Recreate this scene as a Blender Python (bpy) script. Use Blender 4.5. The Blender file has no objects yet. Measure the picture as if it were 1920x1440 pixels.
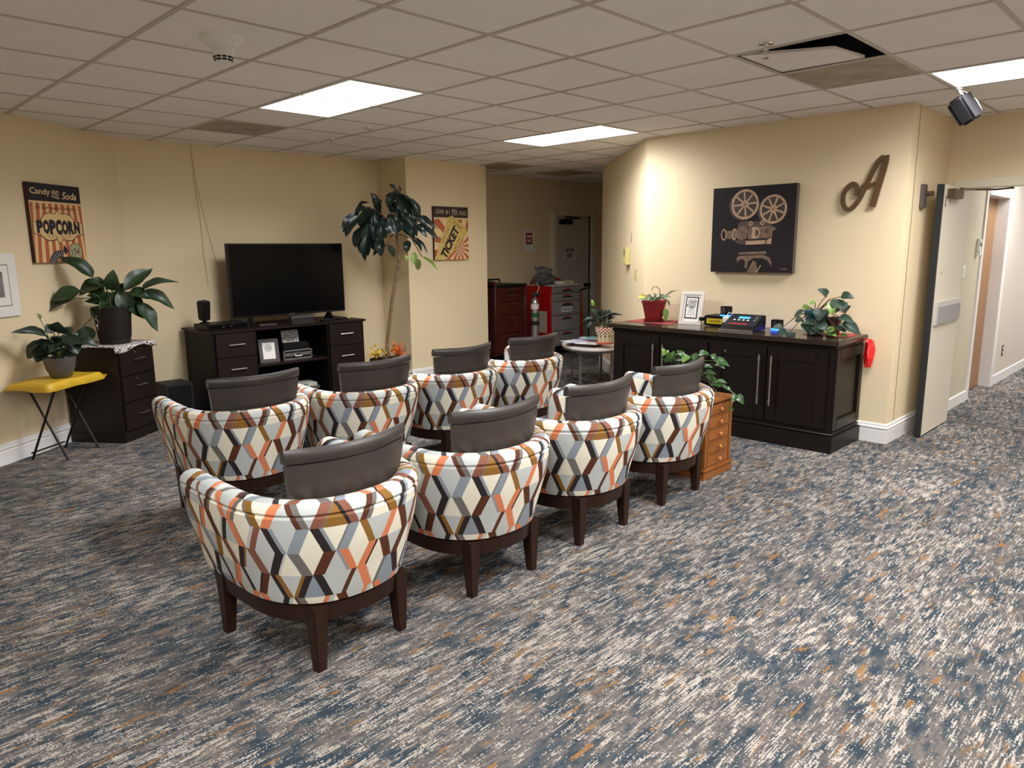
import bpy, bmesh, math, random
from mathutils import Vector, Matrix, Euler
random.seed(7)
SC = bpy.context.scene
COL = SC.collection
PI = math.pi
# ------------------------------------------------------------------ camera, world, exposure
CAMZ = 1.531
cam_d = bpy.data.cameras.new('camera'); cam = bpy.data.objects.new('camera', cam_d); COL.objects.link(cam)
cam_d.sensor_fit = 'HORIZONTAL'; cam_d.sensor_width = 36.0; cam_d.lens = 1353.0 / 1920 * 36.0
cam_d.clip_start = .05; cam_d.clip_end = 60
_y, _p, _r = math.radians(45.1), math.radians(-10.585), math.radians(-.557)
_f = Vector((math.sin(_y)*math.cos(_p), math.cos(_y)*math.cos(_p), math.sin(_p)))
_rt = Vector((math.cos(_y), -math.sin(_y), 0)); _up = _rt.cross(_f)
_rt, _up = _rt*math.cos(_r)+_up*math.sin(_r), -_rt*math.sin(_r)+_up*math.cos(_r)
cam.matrix_world = Matrix(((_rt.x, _up.x, -_f.x, 0), (_rt.y, _up.y, -_f.y, 0), (_rt.z, _up.z, -_f.z, CAMZ), (0, 0, 0, 1)))
SC.camera = cam
w = bpy.data.worlds.new('world'); SC.world = w; w.use_nodes = True
w.node_tree.nodes['Background'].inputs[0].default_value = (1, .96, .9, 1)
w.node_tree.nodes['Background'].inputs[1].default_value = .05
SC.view_settings.view_transform = 'Standard'; SC.view_settings.look = 'None'
SC.view_settings.gamma = 1; SC.view_settings.use_curve_mapping = False
SC.view_settings.exposure = 1.34
PANEL = 4.0            # glow of the ceiling light diffusers
LAMP = 24.0            # watts of the lensed lamp in each panel
SPREAD = math.radians(158)
CZ = 2.541             # ceiling height

# ------------------------------------------------------------------ materials
def lin(c):
    return tuple((x/12.92 if x <= .04045 else ((x+.055)/1.055)**2.4) for x in [v/255 for v in c]) + (1,)
MATS = {}
def mat(name, rgb, rough=.5, metal=0, var=0, vscale=8, bump=0, bscale=200, coat=0, spec=None, trans=0, emit=0, stretch=None):
    if name in MATS: return MATS[name]
    m = bpy.data.materials.new(name); m.use_nodes = True; nt = m.node_tree; b = nt.nodes['Principled BSDF']
    c = lin(rgb); b.inputs['Base Color'].default_value = c
    b.inputs['Roughness'].default_value = rough; b.inputs['Metallic'].default_value = metal
    b.inputs['Coat Weight'].default_value = coat
    if spec is not None: b.inputs['Specular IOR Level'].default_value = spec
    if trans: b.inputs['Transmission Weight'].default_value = trans
    if emit: b.inputs['Emission Color'].default_value = c; b.inputs['Emission Strength'].default_value = emit
    tc = mp = None
    if var or bump:
        tc = nt.nodes.new('ShaderNodeTexCoord'); mp = nt.nodes.new('ShaderNodeMapping')
        nt.links.new(tc.outputs['Object'], mp.inputs['Vector'])
        if stretch: mp.inputs['Scale'].default_value = stretch
    if var:
        n = nt.nodes.new('ShaderNodeTexNoise'); n.inputs['Scale'].default_value = vscale; n.inputs['Detail'].default_value = 4
        nt.links.new(mp.outputs[0], n.inputs['Vector'])
        r = nt.nodes.new('ShaderNodeValToRGB'); e = r.color_ramp.elements
        e[0].position = .3; e[1].position = .7
        e[0].color = tuple(x*(1-var) for x in c[:3])+(1,); e[1].color = tuple(min(1, x*(1+var)) for x in c[:3])+(1,)
        nt.links.new(n.outputs[0], r.inputs[0]); nt.links.new(r.outputs[0], b.inputs['Base Color'])
    if bump:
        n2 = nt.nodes.new('ShaderNodeTexNoise'); n2.inputs['Scale'].default_value = bscale; n2.inputs['Detail'].default_value = 3
        nt.links.new(mp.outputs[0], n2.inputs['Vector'])
        bp = nt.nodes.new('ShaderNodeBump'); bp.inputs['Strength'].default_value = bump; bp.inputs['Distance'].default_value = .004
        nt.links.new(n2.outputs[0], bp.inputs['Height']); nt.links.new(bp.outputs[0], b.inputs['Normal'])
    MATS[name] = m
    return m
class NT:
    """tiny helper for node graphs"""
    def __init__(s, m): s.nt = m.node_tree
    def n(s, t, **k):
        x = s.nt.nodes.new(t)
        for a, v in k.items(): setattr(x, a, v)
        return x
    def link(s, a, b): s.nt.links.new(a, b)
    def m(s, op, a, b=None, c=None):
        x = s.n('ShaderNodeMath', operation=op)
        for i, v in enumerate((a, b, c)):
            if v is None: continue
            if isinstance(v, (int, float)): x.inputs[i].default_value = v
            else: s.link(v, x.inputs[i])
        return x.outputs[0]
    def mix(s, f, a, b):
        x = s.n('ShaderNodeMix', data_type='RGBA')
        for i, v in ((0, f), (6, a), (7, b)):
            if isinstance(v, (int, float)): x.inputs[i].default_value = v
            elif isinstance(v, tuple): x.inputs[i].default_value = v
            else: s.link(v, x.inputs[i])
        return x.outputs[2]
    def ramp(s, f, stops, const=False):
        x = s.n('ShaderNodeValToRGB'); e = x.color_ramp.elements
        if const: x.color_ramp.interpolation = 'CONSTANT'
        while len(e) < len(stops): e.new(.5)
        for el, (p, c) in zip(e, stops): el.position = p; el.color = c
        s.link(f, x.inputs[0]); return x.outputs[0]

def carpet_mat():
    m = bpy.data.materials.new('carpet'); m.use_nodes = True; g = NT(m); b = m.node_tree.nodes['Principled BSDF']
    b.inputs['Roughness'].default_value = .95; b.inputs['Specular IOR Level'].default_value = .1
    tc0 = g.n('ShaderNodeTexCoord'); sn = g.n('ShaderNodeVectorMath', operation='SNAP'); sn.inputs[1].default_value = (.0052, .0038, 1); g.link(tc0.outputs['Object'], sn.inputs[0])
    sn2 = g.n('ShaderNodeVectorMath', operation='SNAP'); sn2.inputs[1].default_value = (.018, .008, 1); g.link(tc0.outputs['Object'], sn2.inputs[0])
    def noise(sx, sy, det=3, rough=.55, off=0, blocky=False):
        mp = g.n('ShaderNodeMapping'); mp.inputs['Scale'].default_value = (sx, sy, 1); mp.inputs['Location'].default_value = (off, off*.7, off)
        g.link((sn2 if blocky else sn).outputs[0], mp.inputs['Vector'])
        n = g.n('ShaderNodeTexNoise'); n.inputs['Scale'].default_value = 1; n.inputs['Detail'].default_value = det; n.inputs['Roughness'].default_value = rough
        g.link(mp.outputs[0], n.inputs['Vector']); return n.outputs[0]
    patch = noise(1.7, 2.6, 2, .6); streak = noise(11, 175, 2, .55, 3.1); blk = noise(7, 19, 3, .65, 7.7, True); blk2 = noise(12, 40, 2, .6, 21.7, True)
    fine = noise(190, 230, 2, .7, 1.3); org = noise(7.5, 31, 2, .5, 12.4, True); tuft = noise(420, 420, 1, .5, 5)
    base = g.ramp(blk, [(.38, lin((46, 56, 64))), (.45, lin((62, 69, 74))), (.51, lin((78, 76, 75))), (.58, lin((102, 95, 90))), (.66, lin((70, 71, 74)))])
    cm = g.m('ADD', g.m('MULTIPLY', streak, .66), g.m('ADD', g.m('MULTIPLY', fine, .5), g.m('ADD', g.m('MULTIPLY', patch, .26), g.m('MULTIPLY', blk2, .5))))
    mr = g.n('ShaderNodeMapRange', interpolation_type='SMOOTHSTEP'); g.link(cm, mr.inputs[0]); mr.inputs[1].default_value = .99; mr.inputs[2].default_value = 1.06
    om = g.m('ADD', org, g.m('MULTIPLY', fine, .2))
    mo = g.n('ShaderNodeMapRange', interpolation_type='SMOOTHSTEP'); g.link(om, mo.inputs[0]); mo.inputs[1].default_value = .75; mo.inputs[2].default_value = .80
    c1 = g.mix(mr.outputs[0], base, lin((160, 151, 141)))
    c2 = g.mix(g.m('MULTIPLY', mo.outputs[0], .8), c1, lin((134, 96, 54)))
    t = g.m('ADD', .55, g.m('MULTIPLY', tuft, .9))
    mul = g.n('ShaderNodeMix', data_type='RGBA', blend_type='MULTIPLY'); mul.inputs[0].default_value = 1
    g.link(c2, mul.inputs[6]); cmb = g.n('ShaderNodeCombineColor')
    for i in range(3): g.link(t, cmb.inputs[i])
    g.link(cmb.outputs[0], mul.inputs[7]); g.link(mul.outputs[2], b.inputs['Base Color'])
    bp = g.n('ShaderNodeBump'); bp.inputs['Strength'].default_value = .5; bp.inputs['Distance'].default_value = .004
    g.link(g.m('ADD', tuft, fine), bp.inputs['Height']); g.link(bp.outputs[0], b.inputs['Normal'])
    return m

def fabric_mat():
    m = bpy.data.materials.new('geometric_fabric'); m.use_nodes = True; g = NT(m); b = m.node_tree.nodes['Principled BSDF']
    b.inputs['Roughness'].default_value = .75; b.inputs['Specular IOR Level'].default_value = .25
    uv = g.n('ShaderNodeUVMap'); sep = g.n('ShaderNodeSeparateXYZ'); g.link(uv.outputs[0], sep.inputs[0])
    U, V = sep.outputs[0], sep.outputs[1]
    P, H, BW = .168, .098, .255
    v = g.m('DIVIDE', g.m('ADD', V, 2.0), H); r = g.m('FLOOR', v); f = g.m('FRACT', v); odd = g.m('MODULO', r, 2.0)
    # mirror every other row so that the bands meet in X crossings
    gg = g.m('ADD', g.m('MULTIPLY', f, g.m('SUBTRACT', 1.0, odd)), g.m('MULTIPLY', g.m('SUBTRACT', 1.0, f), odd))
    s = g.m('DIVIDE', g.m('ADD', U, 3.0), P)
    sa = g.m('SUBTRACT', s, g.m('MULTIPLY', gg, .5-BW)); sb = g.m('ADD', s, g.m('MULTIPLY', gg, .5-BW))
    a, ia = g.m('FRACT', sa), g.m('FLOOR', sa); bb, ib = g.m('FRACT', sb), g.m('FLOOR', sb)
    def rnd(i, k):
        c = g.n('ShaderNodeCombineXYZ'); g.link(i, c.inputs[0]); g.link(r, c.inputs[1]); c.inputs[2].default_value = k
        wn = g.n('ShaderNodeTexWhiteNoise', noise_dimensions='3D'); g.link(c.outputs[0], wn.inputs['Vector']); return wn.outputs['Value']
    cream, lg, bl, gr = lin((230, 224, 204)), lin((188, 193, 190)), lin((138, 147, 156)), lin((112, 108, 104))
    org, brn, mbr, drk, och = lin((214, 126, 86)), lin((88, 48, 30)), lin((132, 84, 66)), lin((44, 36, 37)), lin((138, 98, 42))
    bandpal = [(0, org), (.17, drk), (.32, brn), (.45, bl), (.55, och), (.64, mbr), (.74, drk), (.83, gr), (.90, org)]
    thinpal = [(0, lg), (.22, gr), (.38, drk), (.52, bl), (.68, brn), (.80, lg), (.9, och)]
    def band(x, i, k):
        wv = BW
        inb = g.m('LESS_THAN', x, wv)
        half = g.m('LESS_THAN', x, g.m('MULTIPLY', wv, g.m('ADD', .45, g.m('MULTIPLY', rnd(i, k+.5), .5))))
        c = g.mix(half, g.ramp(rnd(i, k+.7), thinpal, True), g.ramp(rnd(i, k), bandpal, True))
        return inb, c
    A, cA = band(a, ia, 11.3); Bm, cB = band(g.m('SUBTRACT', 1.0, bb), ib, 47.9)
    # triangles between the bands: an upper and a lower one in each row
    si = g.m('FLOOR', g.m('ADD', s, .5))
    isup = g.m('GREATER_THAN', g.m('SUBTRACT', ib, ia), .5)
    tp = [(0, cream), (.5, lg), (.88, och)]; tq = [(0, lg), (.45, cream), (.86, bl)]
    tri = g.mix(isup, g.ramp(rnd(ia, 3.3), tp, True), g.ramp(rnd(ib, 5.1), tq, True))
    # which band lies on top at a crossing varies by row
    c = g.mix(Bm, g.mix(A, tri, cA), cB); c2 = g.mix(A, g.mix(Bm, tri, cB), cA)
    c = g.mix(odd, c, c2)
    g.link(c, b.inputs['Base Color'])
    tc = g.n('ShaderNodeTexCoord'); n = g.n('ShaderNodeTexNoise'); n.inputs['Scale'].default_value = 600; g.link(tc.outputs['Object'], n.inputs['Vector'])
    bp = g.n('ShaderNodeBump'); bp.inputs['Strength'].default_value = .15; bp.inputs['Distance'].default_value = .002
    g.link(n.outputs[0], bp.inputs['Height']); g.link(bp.outputs[0], b.inputs['Normal'])
    return m

def pattern_mat(name, kind, c0, c1, scale, rough=.5):
    """regular printed or relief patterns in object space: 'lattice', 'checker', 'dots', 'blot'"""
    m = bpy.data.materials.new(name); m.use_nodes = True; g = NT(m); b = m.node_tree.nodes['Principled BSDF']; b.inputs['Roughness'].default_value = rough
    tc = g.n('ShaderNodeTexCoord'); sep = g.n('ShaderNodeSeparateXYZ'); g.link(tc.outputs['Object'], sep.inputs[0])
    ang = g.m('ARCTAN2', sep.outputs[1], sep.outputs[0]); z = sep.outputs[2]
    if kind == 'lattice':
        u = g.m('MULTIPLY', ang, scale[0]); v = g.m('MULTIPLY', z, scale[1])
        p = g.m('ABSOLUTE', g.m('SUBTRACT', g.m('FRACT', g.m('ADD', u, v)), .5)); q = g.m('ABSOLUTE', g.m('SUBTRACT', g.m('FRACT', g.m('SUBTRACT', u, v)), .5))
        f = g.m('LESS_THAN', g.m('MINIMUM', p, q), .13)
    elif kind == 'checker':
        u = g.m('FLOOR', g.m('MULTIPLY', ang, scale[0])); v = g.m('FLOOR', g.m('MULTIPLY', z, scale[1]))
        f = g.m('ABSOLUTE', g.m('MODULO', g.m('ADD', u, v), 2.0))
    else:
        n = g.n('ShaderNodeTexNoise'); n.inputs['Scale'].default_value = scale[0]; n.inputs['Detail'].default_value = 3; g.link(tc.outputs['Object'], n.inputs['Vector'])
        f = g.m('GREATER_THAN', n.outputs[0], scale[1])
    g.link(g.mix(f, lin(c0), lin(c1)), b.inputs['Base Color'])
    return m

def perf_mat():
    m = bpy.data.materials.new('perforated_metal'); m.use_nodes = True; g = NT(m); b = m.node_tree.nodes['Principled BSDF']; b.inputs['Roughness'].default_value = .6
    tc = g.n('ShaderNodeTexCoord'); sep = g.n('ShaderNodeSeparateXYZ'); g.link(tc.outputs['Object'], sep.inputs[0])
    fx = g.m('SUBTRACT', g.m('FRACT', g.m('MULTIPLY', sep.outputs[0], 90.0)), .5); fy = g.m('SUBTRACT', g.m('FRACT', g.m('MULTIPLY', sep.outputs[1], 90.0)), .5)
    d = g.m('ADD', g.m('MULTIPLY', fx, fx), g.m('MULTIPLY', fy, fy)); f = g.m('LESS_THAN', d, .085)
    n = g.n('ShaderNodeTexNoise'); n.inputs['Scale'].default_value = 5; g.link(tc.outputs['Object'], n.inputs['Vector'])
    base = g.ramp(n.outputs[0], [(.35, lin((190, 176, 158))), (.65, lin((160, 146, 130)))])
    g.link(g.mix(f, base, lin((104, 94, 84))), b.inputs['Base Color'])
    return m
def wood(name, rgb, rough=.35, var=.25, st=(1, 1, .08), vs=40, coat=.0, spec=.4):
    return mat(name, rgb, rough, var=var, vscale=vs, stretch=st, coat=coat, spec=spec)

WALL = mat('cream_wall_paint', (230, 211, 175), .6, var=.015, vscale=1.2, bump=.06, bscale=350, spec=.3)
HALLW = mat('corridor_paint', (206, 196, 184), .6, bump=.05, bscale=350, spec=.3)
CORL = mat('corridor_beige', (198, 190, 166), .6, bump=.05, bscale=350, spec=.3)
TRIM = mat('white_trim_paint', (232, 229, 226), .35)
TILE = mat('ceiling_tile_mineral', (240, 234, 230), .95, var=.02, vscale=3, bump=.25, bscale=420, spec=.1)
TBAR = mat('ceiling_grid_metal', (192, 182, 172), .5)
CARPET = carpet_mat(); FABRIC = fabric_mat(); PERF = perf_mat()
LEATHER = mat('taupe_leather', (56, 50, 46), .40, var=.06, vscale=14, bump=.12, bscale=260, spec=.5)
LEGW = wood('dark_walnut_leg', (42, 23, 15), .38, .18, spec=.3)
ESP = wood('espresso_laminate', (25, 13, 10), .5, .12, (1, .08, 1), 30, spec=.25)
ESPD = mat('espresso_side_panel', (12, 8, 8), .55, spec=.15)
CRED = wood('black_brown_lacquer', (23, 16, 12), .42, .10, (.1, 1, 1), 26, spec=.3)
CREDT = wood('black_brown_worktop', (48, 38, 32), .22, .10, (1, .1, 1), 26)
HONEY = wood('honey_oak', (138, 82, 34), .4, .16, (1, 1, .12), 30)
STEEL = mat('brushed_steel', (198, 194, 190), .28, 1)
CHROME = mat('chrome', (220, 220, 220), .12, 1)
BLACK = mat('black_plastic', (14, 14, 16), .45, spec=.25)
BLKM = mat('black_matte', (20, 20, 21), .7)
GLOSSB = mat('black_screen_glass', (4, 4, 6), .22, spec=.12)
DGREY = mat('dark_grey_plastic', (52, 52, 54), .5)
WHITEP = mat('white_plastic', (232, 230, 224), .4)
SOIL = mat('potting_soil', (44, 32, 24), .95, var=.3, vscale=60, bump=.8, bscale=90)
PAPER = mat('white_paper', (232, 228, 222), .7)

# ------------------------------------------------------------------ mesh builder
class MB:
    def __init__(s): s.v = []; s.f = []; s.uv = None
    def quadbox(s, P):
        i = len(s.v); s.v += [tuple(p) for p in P]
        for a in ((0, 3, 2, 1), (4, 5, 6, 7), (0, 1, 5, 4), (1, 2, 6, 5), (2, 3, 7, 6), (3, 0, 4, 7)): s.f.append(tuple(i+k for k in a))
        return s
    def box(s, x0, x1, y0, y1, z0, z1):
        return s.quadbox([(x0, y0, z0), (x1, y0, z0), (x1, y1, z0), (x0, y1, z0), (x0, y0, z1), (x1, y0, z1), (x1, y1, z1), (x0, y1, z1)])
    def taper(s, b, t, z0, z1):
        """b,t = (cx,cy,hx,hy) bottom and top"""
        P = []
        for (cx, cy, hx, hy), z in ((b, z0), (t, z1)):
            P += [(cx-hx, cy-hy, z), (cx+hx, cy-hy, z), (cx+hx, cy+hy, z), (cx-hx, cy+hy, z)]
        return s.quadbox(P)
    def ring(s, c, ax, r, n, ph=0):
        ax = Vector(ax).normalized(); t = Vector((0, 0, 1)) if abs(ax.z) < .9 else Vector((1, 0, 0))
        u = ax.cross(t).normalized(); w = ax.cross(u); c = Vector(c); i = len(s.v)
        for k in range(n):
            a = 2*PI*k/n+ph; s.v.append(tuple(c+u*(r*math.cos(a))+w*(r*math.sin(a))))
        return i
    def bridge(s, i, j, n):
        for k in range(n): s.f.append((i+k, i+(k+1) % n, j+(k+1) % n, j+k))
    def cyl(s, p0, p1, r0, r1=None, n=14, cap=True):
        r1 = r0 if r1 is None else r1; ax = Vector(p1)-Vector(p0)
        i = s.ring(p0, ax, r0, n); j = s.ring(p1, ax, r1, n); s.bridge(i, j, n)
        if cap: s.f.append(tuple(range(i, i+n))[::-1]); s.f.append(tuple(range(j, j+n)))
        return s
    def tube(s, pts, r, n=6):
        pts = [Vector(p) for p in pts]; prev = None; m = len(pts)
        for k, p in enumerate(pts):
            ax = pts[min(k+1, m-1)]-pts[max(k-1, 0)]
            rr = r[k] if isinstance(r, (list, tuple)) else r
            # stable frame
            t = Vector((.3, .2, .93)).normalized(); u = ax.cross(t)
            if u.length < 1e-6: u = ax.cross(Vector((1, 0, 0)))
            u.normalize(); wv = ax.normalized().cross(u); i = len(s.v)
            for q in range(n):
                a = 2*PI*q/n; s.v.append(tuple(p+u*(rr*math.cos(a))+wv*(rr*math.sin(a))))
            if prev is None: s.f.append(tuple(range(i, i+n))[::-1])
            else: s.bridge(prev, i, n)
            prev = i
        s.f.append(tuple(range(prev, prev+n)))
        return s
    def lathe(s, prof, n=28, c=(0, 0), sq=None):
        """prof: (r, z) bottom to top; open ends are closed"""
        prev = None; first = None
        for r, z in prof:
            i = len(s.v)
            for k in range(n):
                a = 2*PI*k/n; x, y = math.cos(a), math.sin(a)
                if sq:
                    q = (abs(x)**sq+abs(y)**sq)**(-1/sq); x *= q; y *= q
                s.v.append((c[0]+r*x, c[1]+r*y, z))
            if prev is None: first = i
            else: s.bridge(prev, i, n)
            prev = i
        s.f.append(tuple(range(first, first+n))[::-1]); s.f.append(tuple(range(prev, prev+n)))
        return s
    def prism(s, pts, z0, z1):
        i = len(s.v); n = len(pts)
        s.v += [(x, y, z0) for x, y in pts]; s.v += [(x, y, z1) for x, y in pts]
        for k in range(n): s.f.append((i+k, i+(k+1) % n, i+n+(k+1) % n, i+n+k))
        s.f.append(tuple(range(i, i+n))[::-1]); s.f.append(tuple(range(i+n, i+2*n)))
        return s
    def plate(s, pts, d0, d1):
        """polygon in (x, z), standing; back at y=-d0, front at y=-d1"""
        a = sum(pts[k][0]*pts[(k+1) % len(pts)][1]-pts[(k+1) % len(pts)][0]*pts[k][1] for k in range(len(pts)))
        if a < 0: pts = pts[::-1]
        i = len(s.v); n = len(pts)
        s.v += [(x, -d0, z) for x, z in pts]; s.v += [(x, -d1, z) for x, z in pts]
        for k in range(n): s.f.append((i+k, i+n+k, i+n+(k+1) % n, i+(k+1) % n)[::-1])
        s.f.append(tuple(range(i, i+n))[::-1]); s.f.append(tuple(range(i+n, i+2*n)))
        return s
    def annulus(s, c, R, r, d0, d1, n=32, ex=1.0):
        i = len(s.v)
        for k in range(n):
            a = 2*PI*k/n; x, z = math.cos(a)*ex, math.sin(a)
            s.v += [(c[0]+R*x, -d0, c[1]+R*z), (c[0]+R*x, -d1, c[1]+R*z), (c[0]+r*x, -d1, c[1]+r*z), (c[0]+r*x, -d0, c[1]+r*z)]
        for k in range(n):
            p, q = i+4*k, i+4*((k+1) % n)
            for e in range(4): s.f.append((p+e, p+(e+1) % 4, q+(e+1) % 4, q+e)[::-1])
        return s
    def add(s, verts, faces, M=None):
        i = len(s.v); s.v += [tuple((M @ Vector(v)) if M else v) for v in verts]; s.f += [tuple(i+k for k in f) for f in faces]
        return s
    def build(s, name, m, parent=None, smooth=False, bevel=0, seg=2, label=None, kind=None, recalc=True):
        me = bpy.data.meshes.new(name); me.from_pydata(s.v, [], s.f)
        bm = bmesh.new(); bm.from_mesh(me)
        if recalc: bmesh.ops.recalc_face_normals(bm, faces=bm.faces)
        if bevel:
            ed = [e for e in bm.edges if len(e.link_faces) == 2 and e.calc_face_angle(0) > .6]
            bmesh.ops.bevel(bm, geom=ed, offset=bevel, segments=seg, affect='EDGES', clamp_overlap=True)
        bm.to_mesh(me); bm.free()
        if s.uv:
            l = me.uv_layers.new(name='UVMap')
            for lp in me.loops: l.data[lp.index].uv = s.uv[lp.vertex_index]
        if smooth or bevel:
            for p in me.polygons: p.use_smooth = True
            try: me.set_sharp_from_angle(angle=math.radians(38))
            except Exception: pass
        me.materials.append(m)
        return link(name, me, parent, label, kind)
def link(name, me, parent=None, label=None, kind=None):
    o = bpy.data.objects.new(name, me); COL.objects.link(o)
    if parent: o.parent = parent
    if label: o['label'] = label
    if kind: o['kind'] = kind
    return o
def thing(name, label, cat, loc=(0, 0, 0), rz=0, group=None):
    o = bpy.data.objects.new(name, None); COL.objects.link(o); o.empty_display_size = .1
    o.location = loc; o.rotation_euler = (0, 0, rz); o['label'] = label; o['category'] = cat
    if group: o['group'] = group
    return o
def tag(o, label, cat, group=None):
    o['label'] = label; o['category'] = cat
    if group: o['group'] = group
    return o
def struct(name, loc=(0, 0, 0), rz=0):
    o = bpy.data.objects.new(name, None); COL.objects.link(o); o.location = loc; o.rotation_euler = (0, 0, rz); o['kind'] = 'structure'
    return o
def copy_tree(o, parent=None):
    c = o.copy(); COL.objects.link(c)
    if parent: c.parent = parent
    for ch in o.children: copy_tree(ch, c)
    return c
def text(s, size, w=None, h=None, shear=0, offset=0, ex=.0006, spacing=1):
    """lettering as (verts, faces) in x,z centred on the origin, fitted to w and h if given"""
    cu = bpy.data.curves.new('t', 'FONT'); cu.body = s; cu.size = size; cu.shear = shear; cu.offset = offset; cu.space_character = spacing
    cu.resolution_u = 3; cu.extrude = ex
    ob = bpy.data.objects.new('t', cu); COL.objects.link(ob)
    bpy.context.view_layer.update()
    me = bpy.data.meshes.new_from_object(ob.evaluated_get(bpy.context.evaluated_depsgraph_get()))
    V = [tuple(v.co) for v in me.vertices]; F = [tuple(p.vertices) for p in me.polygons]
    bpy.data.objects.remove(ob); bpy.data.curves.remove(cu); bpy.data.meshes.remove(me)
    xs = [v[0] for v in V]; ys = [v[1] for v in V]; cx, cy = (min(xs)+max(xs))/2, (min(ys)+max(ys))/2
    sx = w/(max(xs)-min(xs)) if w else 1; sy = h/(max(ys)-min(ys)) if h else (sx if w else 1)
    if h and not w: sx = sy
    return [((v[0]-cx)*sx, -v[2], (v[1]-cy)*sy) for v in V], F
def put(mb, tx, x, z, d, rot=0):
    """stand lettering on a wall thing at local x,z and distance d from its plane"""
    return mb.add(tx[0], tx[1], Matrix.Translation((x, -d, z)) @ Matrix.Rotation(-rot, 4, 'Y'))
def circ(cx, cz, r, n=24, ez=1.0):
    return [(cx+r*math.cos(2*PI*k/n), cz+r*ez*math.sin(2*PI*k/n)) for k in range(n)]
def arc(cx, cz, r, a0, a1, n=12, ez=1.0):
    return [(cx+r*math.cos(math.radians(a0+(a1-a0)*k/n)), cz+r*ez*math.sin(math.radians(a0+(a1-a0)*k/n))) for k in range(n+1)]

# ------------------------------------------------------------------ room shell
def wall(name, a, b, inside, z0=0, z1=CZ+.12, t=.1, m=None):
    a, b = Vector(a), Vector(b); d = (b-a).normalized(); n = Vector((-d.y, d.x))
    if (Vector(inside)-a).dot(n) > 0: n = -n
    o = MB().prism([tuple(a), tuple(b), tuple(b+n*t), tuple(a+n*t)], z0, z1).build(name, m or WALL); o['kind'] = 'structure'
    return o
BPROF = [(0, 0), (.015, 0), (.015, .100), (.011, .108), (.018, .118), (.018, .124), (.011, .132), (.009, .148), (.004, .155), (0, .155)]
def baseboard(name, path, side, m=None, prof=BPROF):
    """path of xy points along a wall; side=+1 room lies to the left of the path"""
    P = [Vector(p) for p in path]; mb = MB(); n = len(prof); prev = None
    for k, p in enumerate(P):
        d0 = (P[k]-P[k-1]).normalized() if k else (P[1]-P[0]).normalized()
        d1 = (P[k+1]-P[k]).normalized() if k < len(P)-1 else d0
        n0, n1 = Vector((-d0.y, d0.x))*side, Vector((-d1.y, d1.x))*side
        mv = (n0+n1); mv = mv/(mv.dot(n0)) if mv.length > 1e-6 else n0
        i = len(mb.v)
        for dd, z in prof: q = p+mv*dd; mb.v.append((q.x, q.y, z))
        if prev is None: mb.f.append(tuple(range(i, i+n)))
        else:
            for e in range(n): mb.f.append((prev+e, prev+(e+1) % n, i+(e+1) % n, i+e))
        prev = i
    mb.f.append(tuple(range(prev, prev+n))[::-1])
    o = mb.build(name, m or TRIM); o['kind'] = 'structure'; return o
fl = MB().box(-4.6, 13.2, -5.2, 8.2, -.1, 0).build('floor', CARPET); fl['kind'] = 'structure'
IN = (3, 4)
SL = .7378                                          # slope of the angled left wall
def lw(x): return (x, 7.245+(x-2.285)*SL)           # a point on the angled left wall
wall('wall_left', lw(-4.0), (2.285, 7.245), IN)
wall('wall_back', (2.22, 7.235), (5.09, 7.235), IN)
pil = MB().box(5.09, 6.32, 6.72, 7.62, 0, CZ+.12).build('wall_pillar', WALL); pil['kind'] = 'structure'
wall('wall_hall_back', (6.32, 7.5), (9.9, 7.5), (7, 7), m=WALL)
wall('wall_angled', (5.95, 4.1), (7.51, 5.83), IN)
wall('wall_hall_side', (7.51, 5.83), (9.9, 5.83), (8, 7))
wall('wall_hall_end', (9.8, 5.7), (9.8, 7.6), (8, 7))
wall('wall_right', (5.95, 1.80), (5.95, 4.1), IN, t=.16)
wall('wall_return', (6.1, 1.80), (6.95, 1.80), (6.4, 0), t=.2)
wall('wall_door_header', (6.95, -.15), (6.95, 1.80), (3, 0), z0=2.055, t=.14)
wall('wall_door_jamb', (6.95, 1.745), (6.95, 1.80), (3, 0), z1=2.055, t=.14)
wall('wall_door_side', (6.95, -5.2), (6.95, -.15), (3, 0), t=.14)
wall('wall_rear', (-4.5, -5.0), (7, -5.0), IN)
wall('wall_west', (-4.0, -5.2), (-4.0, 2.7), IN)
# corridor beyond the doors
wall('wall_corridor_near', (7.05, 1.78), (8.25, 1.78), (8, 0), m=CORL, t=.25)
wall('wall_corridor_far', (9.21, 1.78), (13, 1.78), (8, 0), m=HALLW, t=.25)
wall('wall_corridor_above', (8.25, 1.78), (9.21, 1.78), (8, 0), z0=2.05, m=HALLW, t=.25)
wall('wall_corridor_opposite', (7.05, -.4), (13, -.4), (8, 0), m=HALLW)
wall('wall_corridor_end', (13, -.5), (13, 2.1), (8, 0), m=HALLW)
baseboard('baseboard_left', [lw(-3.9), (2.285, 7.245), ], -1)
baseboard('baseboard_back', [(2.285, 7.235), (5.09, 7.235), (5.09, 6.72), (6.32, 6.72), (6.32, 7.5), (8.42, 7.5)], -1)
baseboard('baseboard_right', [(7.51, 5.83), (5.95, 4.1), (5.95, 1.80), (6.94, 1.80)], -1)
FLATB = [(0, 0), (.012, 0), (.012, .10), (.006, .105), (0, .105)]
baseboard('baseboard_corridor_near', [(7.09, 1.78), (8.20, 1.78)], -1, prof=FLATB)
baseboard('baseboard_corridor_far', [(9.29, 1.78), (12.9, 1.78)], -1, prof=FLATB)
# carpet edge strip at the double doors
st = MB().box(7.10, 7.19, -.15, 1.70, 0, .004).build('trim_1', mat('threshold_strip', (70, 66, 66), .8)); st['kind'] = 'structure'

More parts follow.
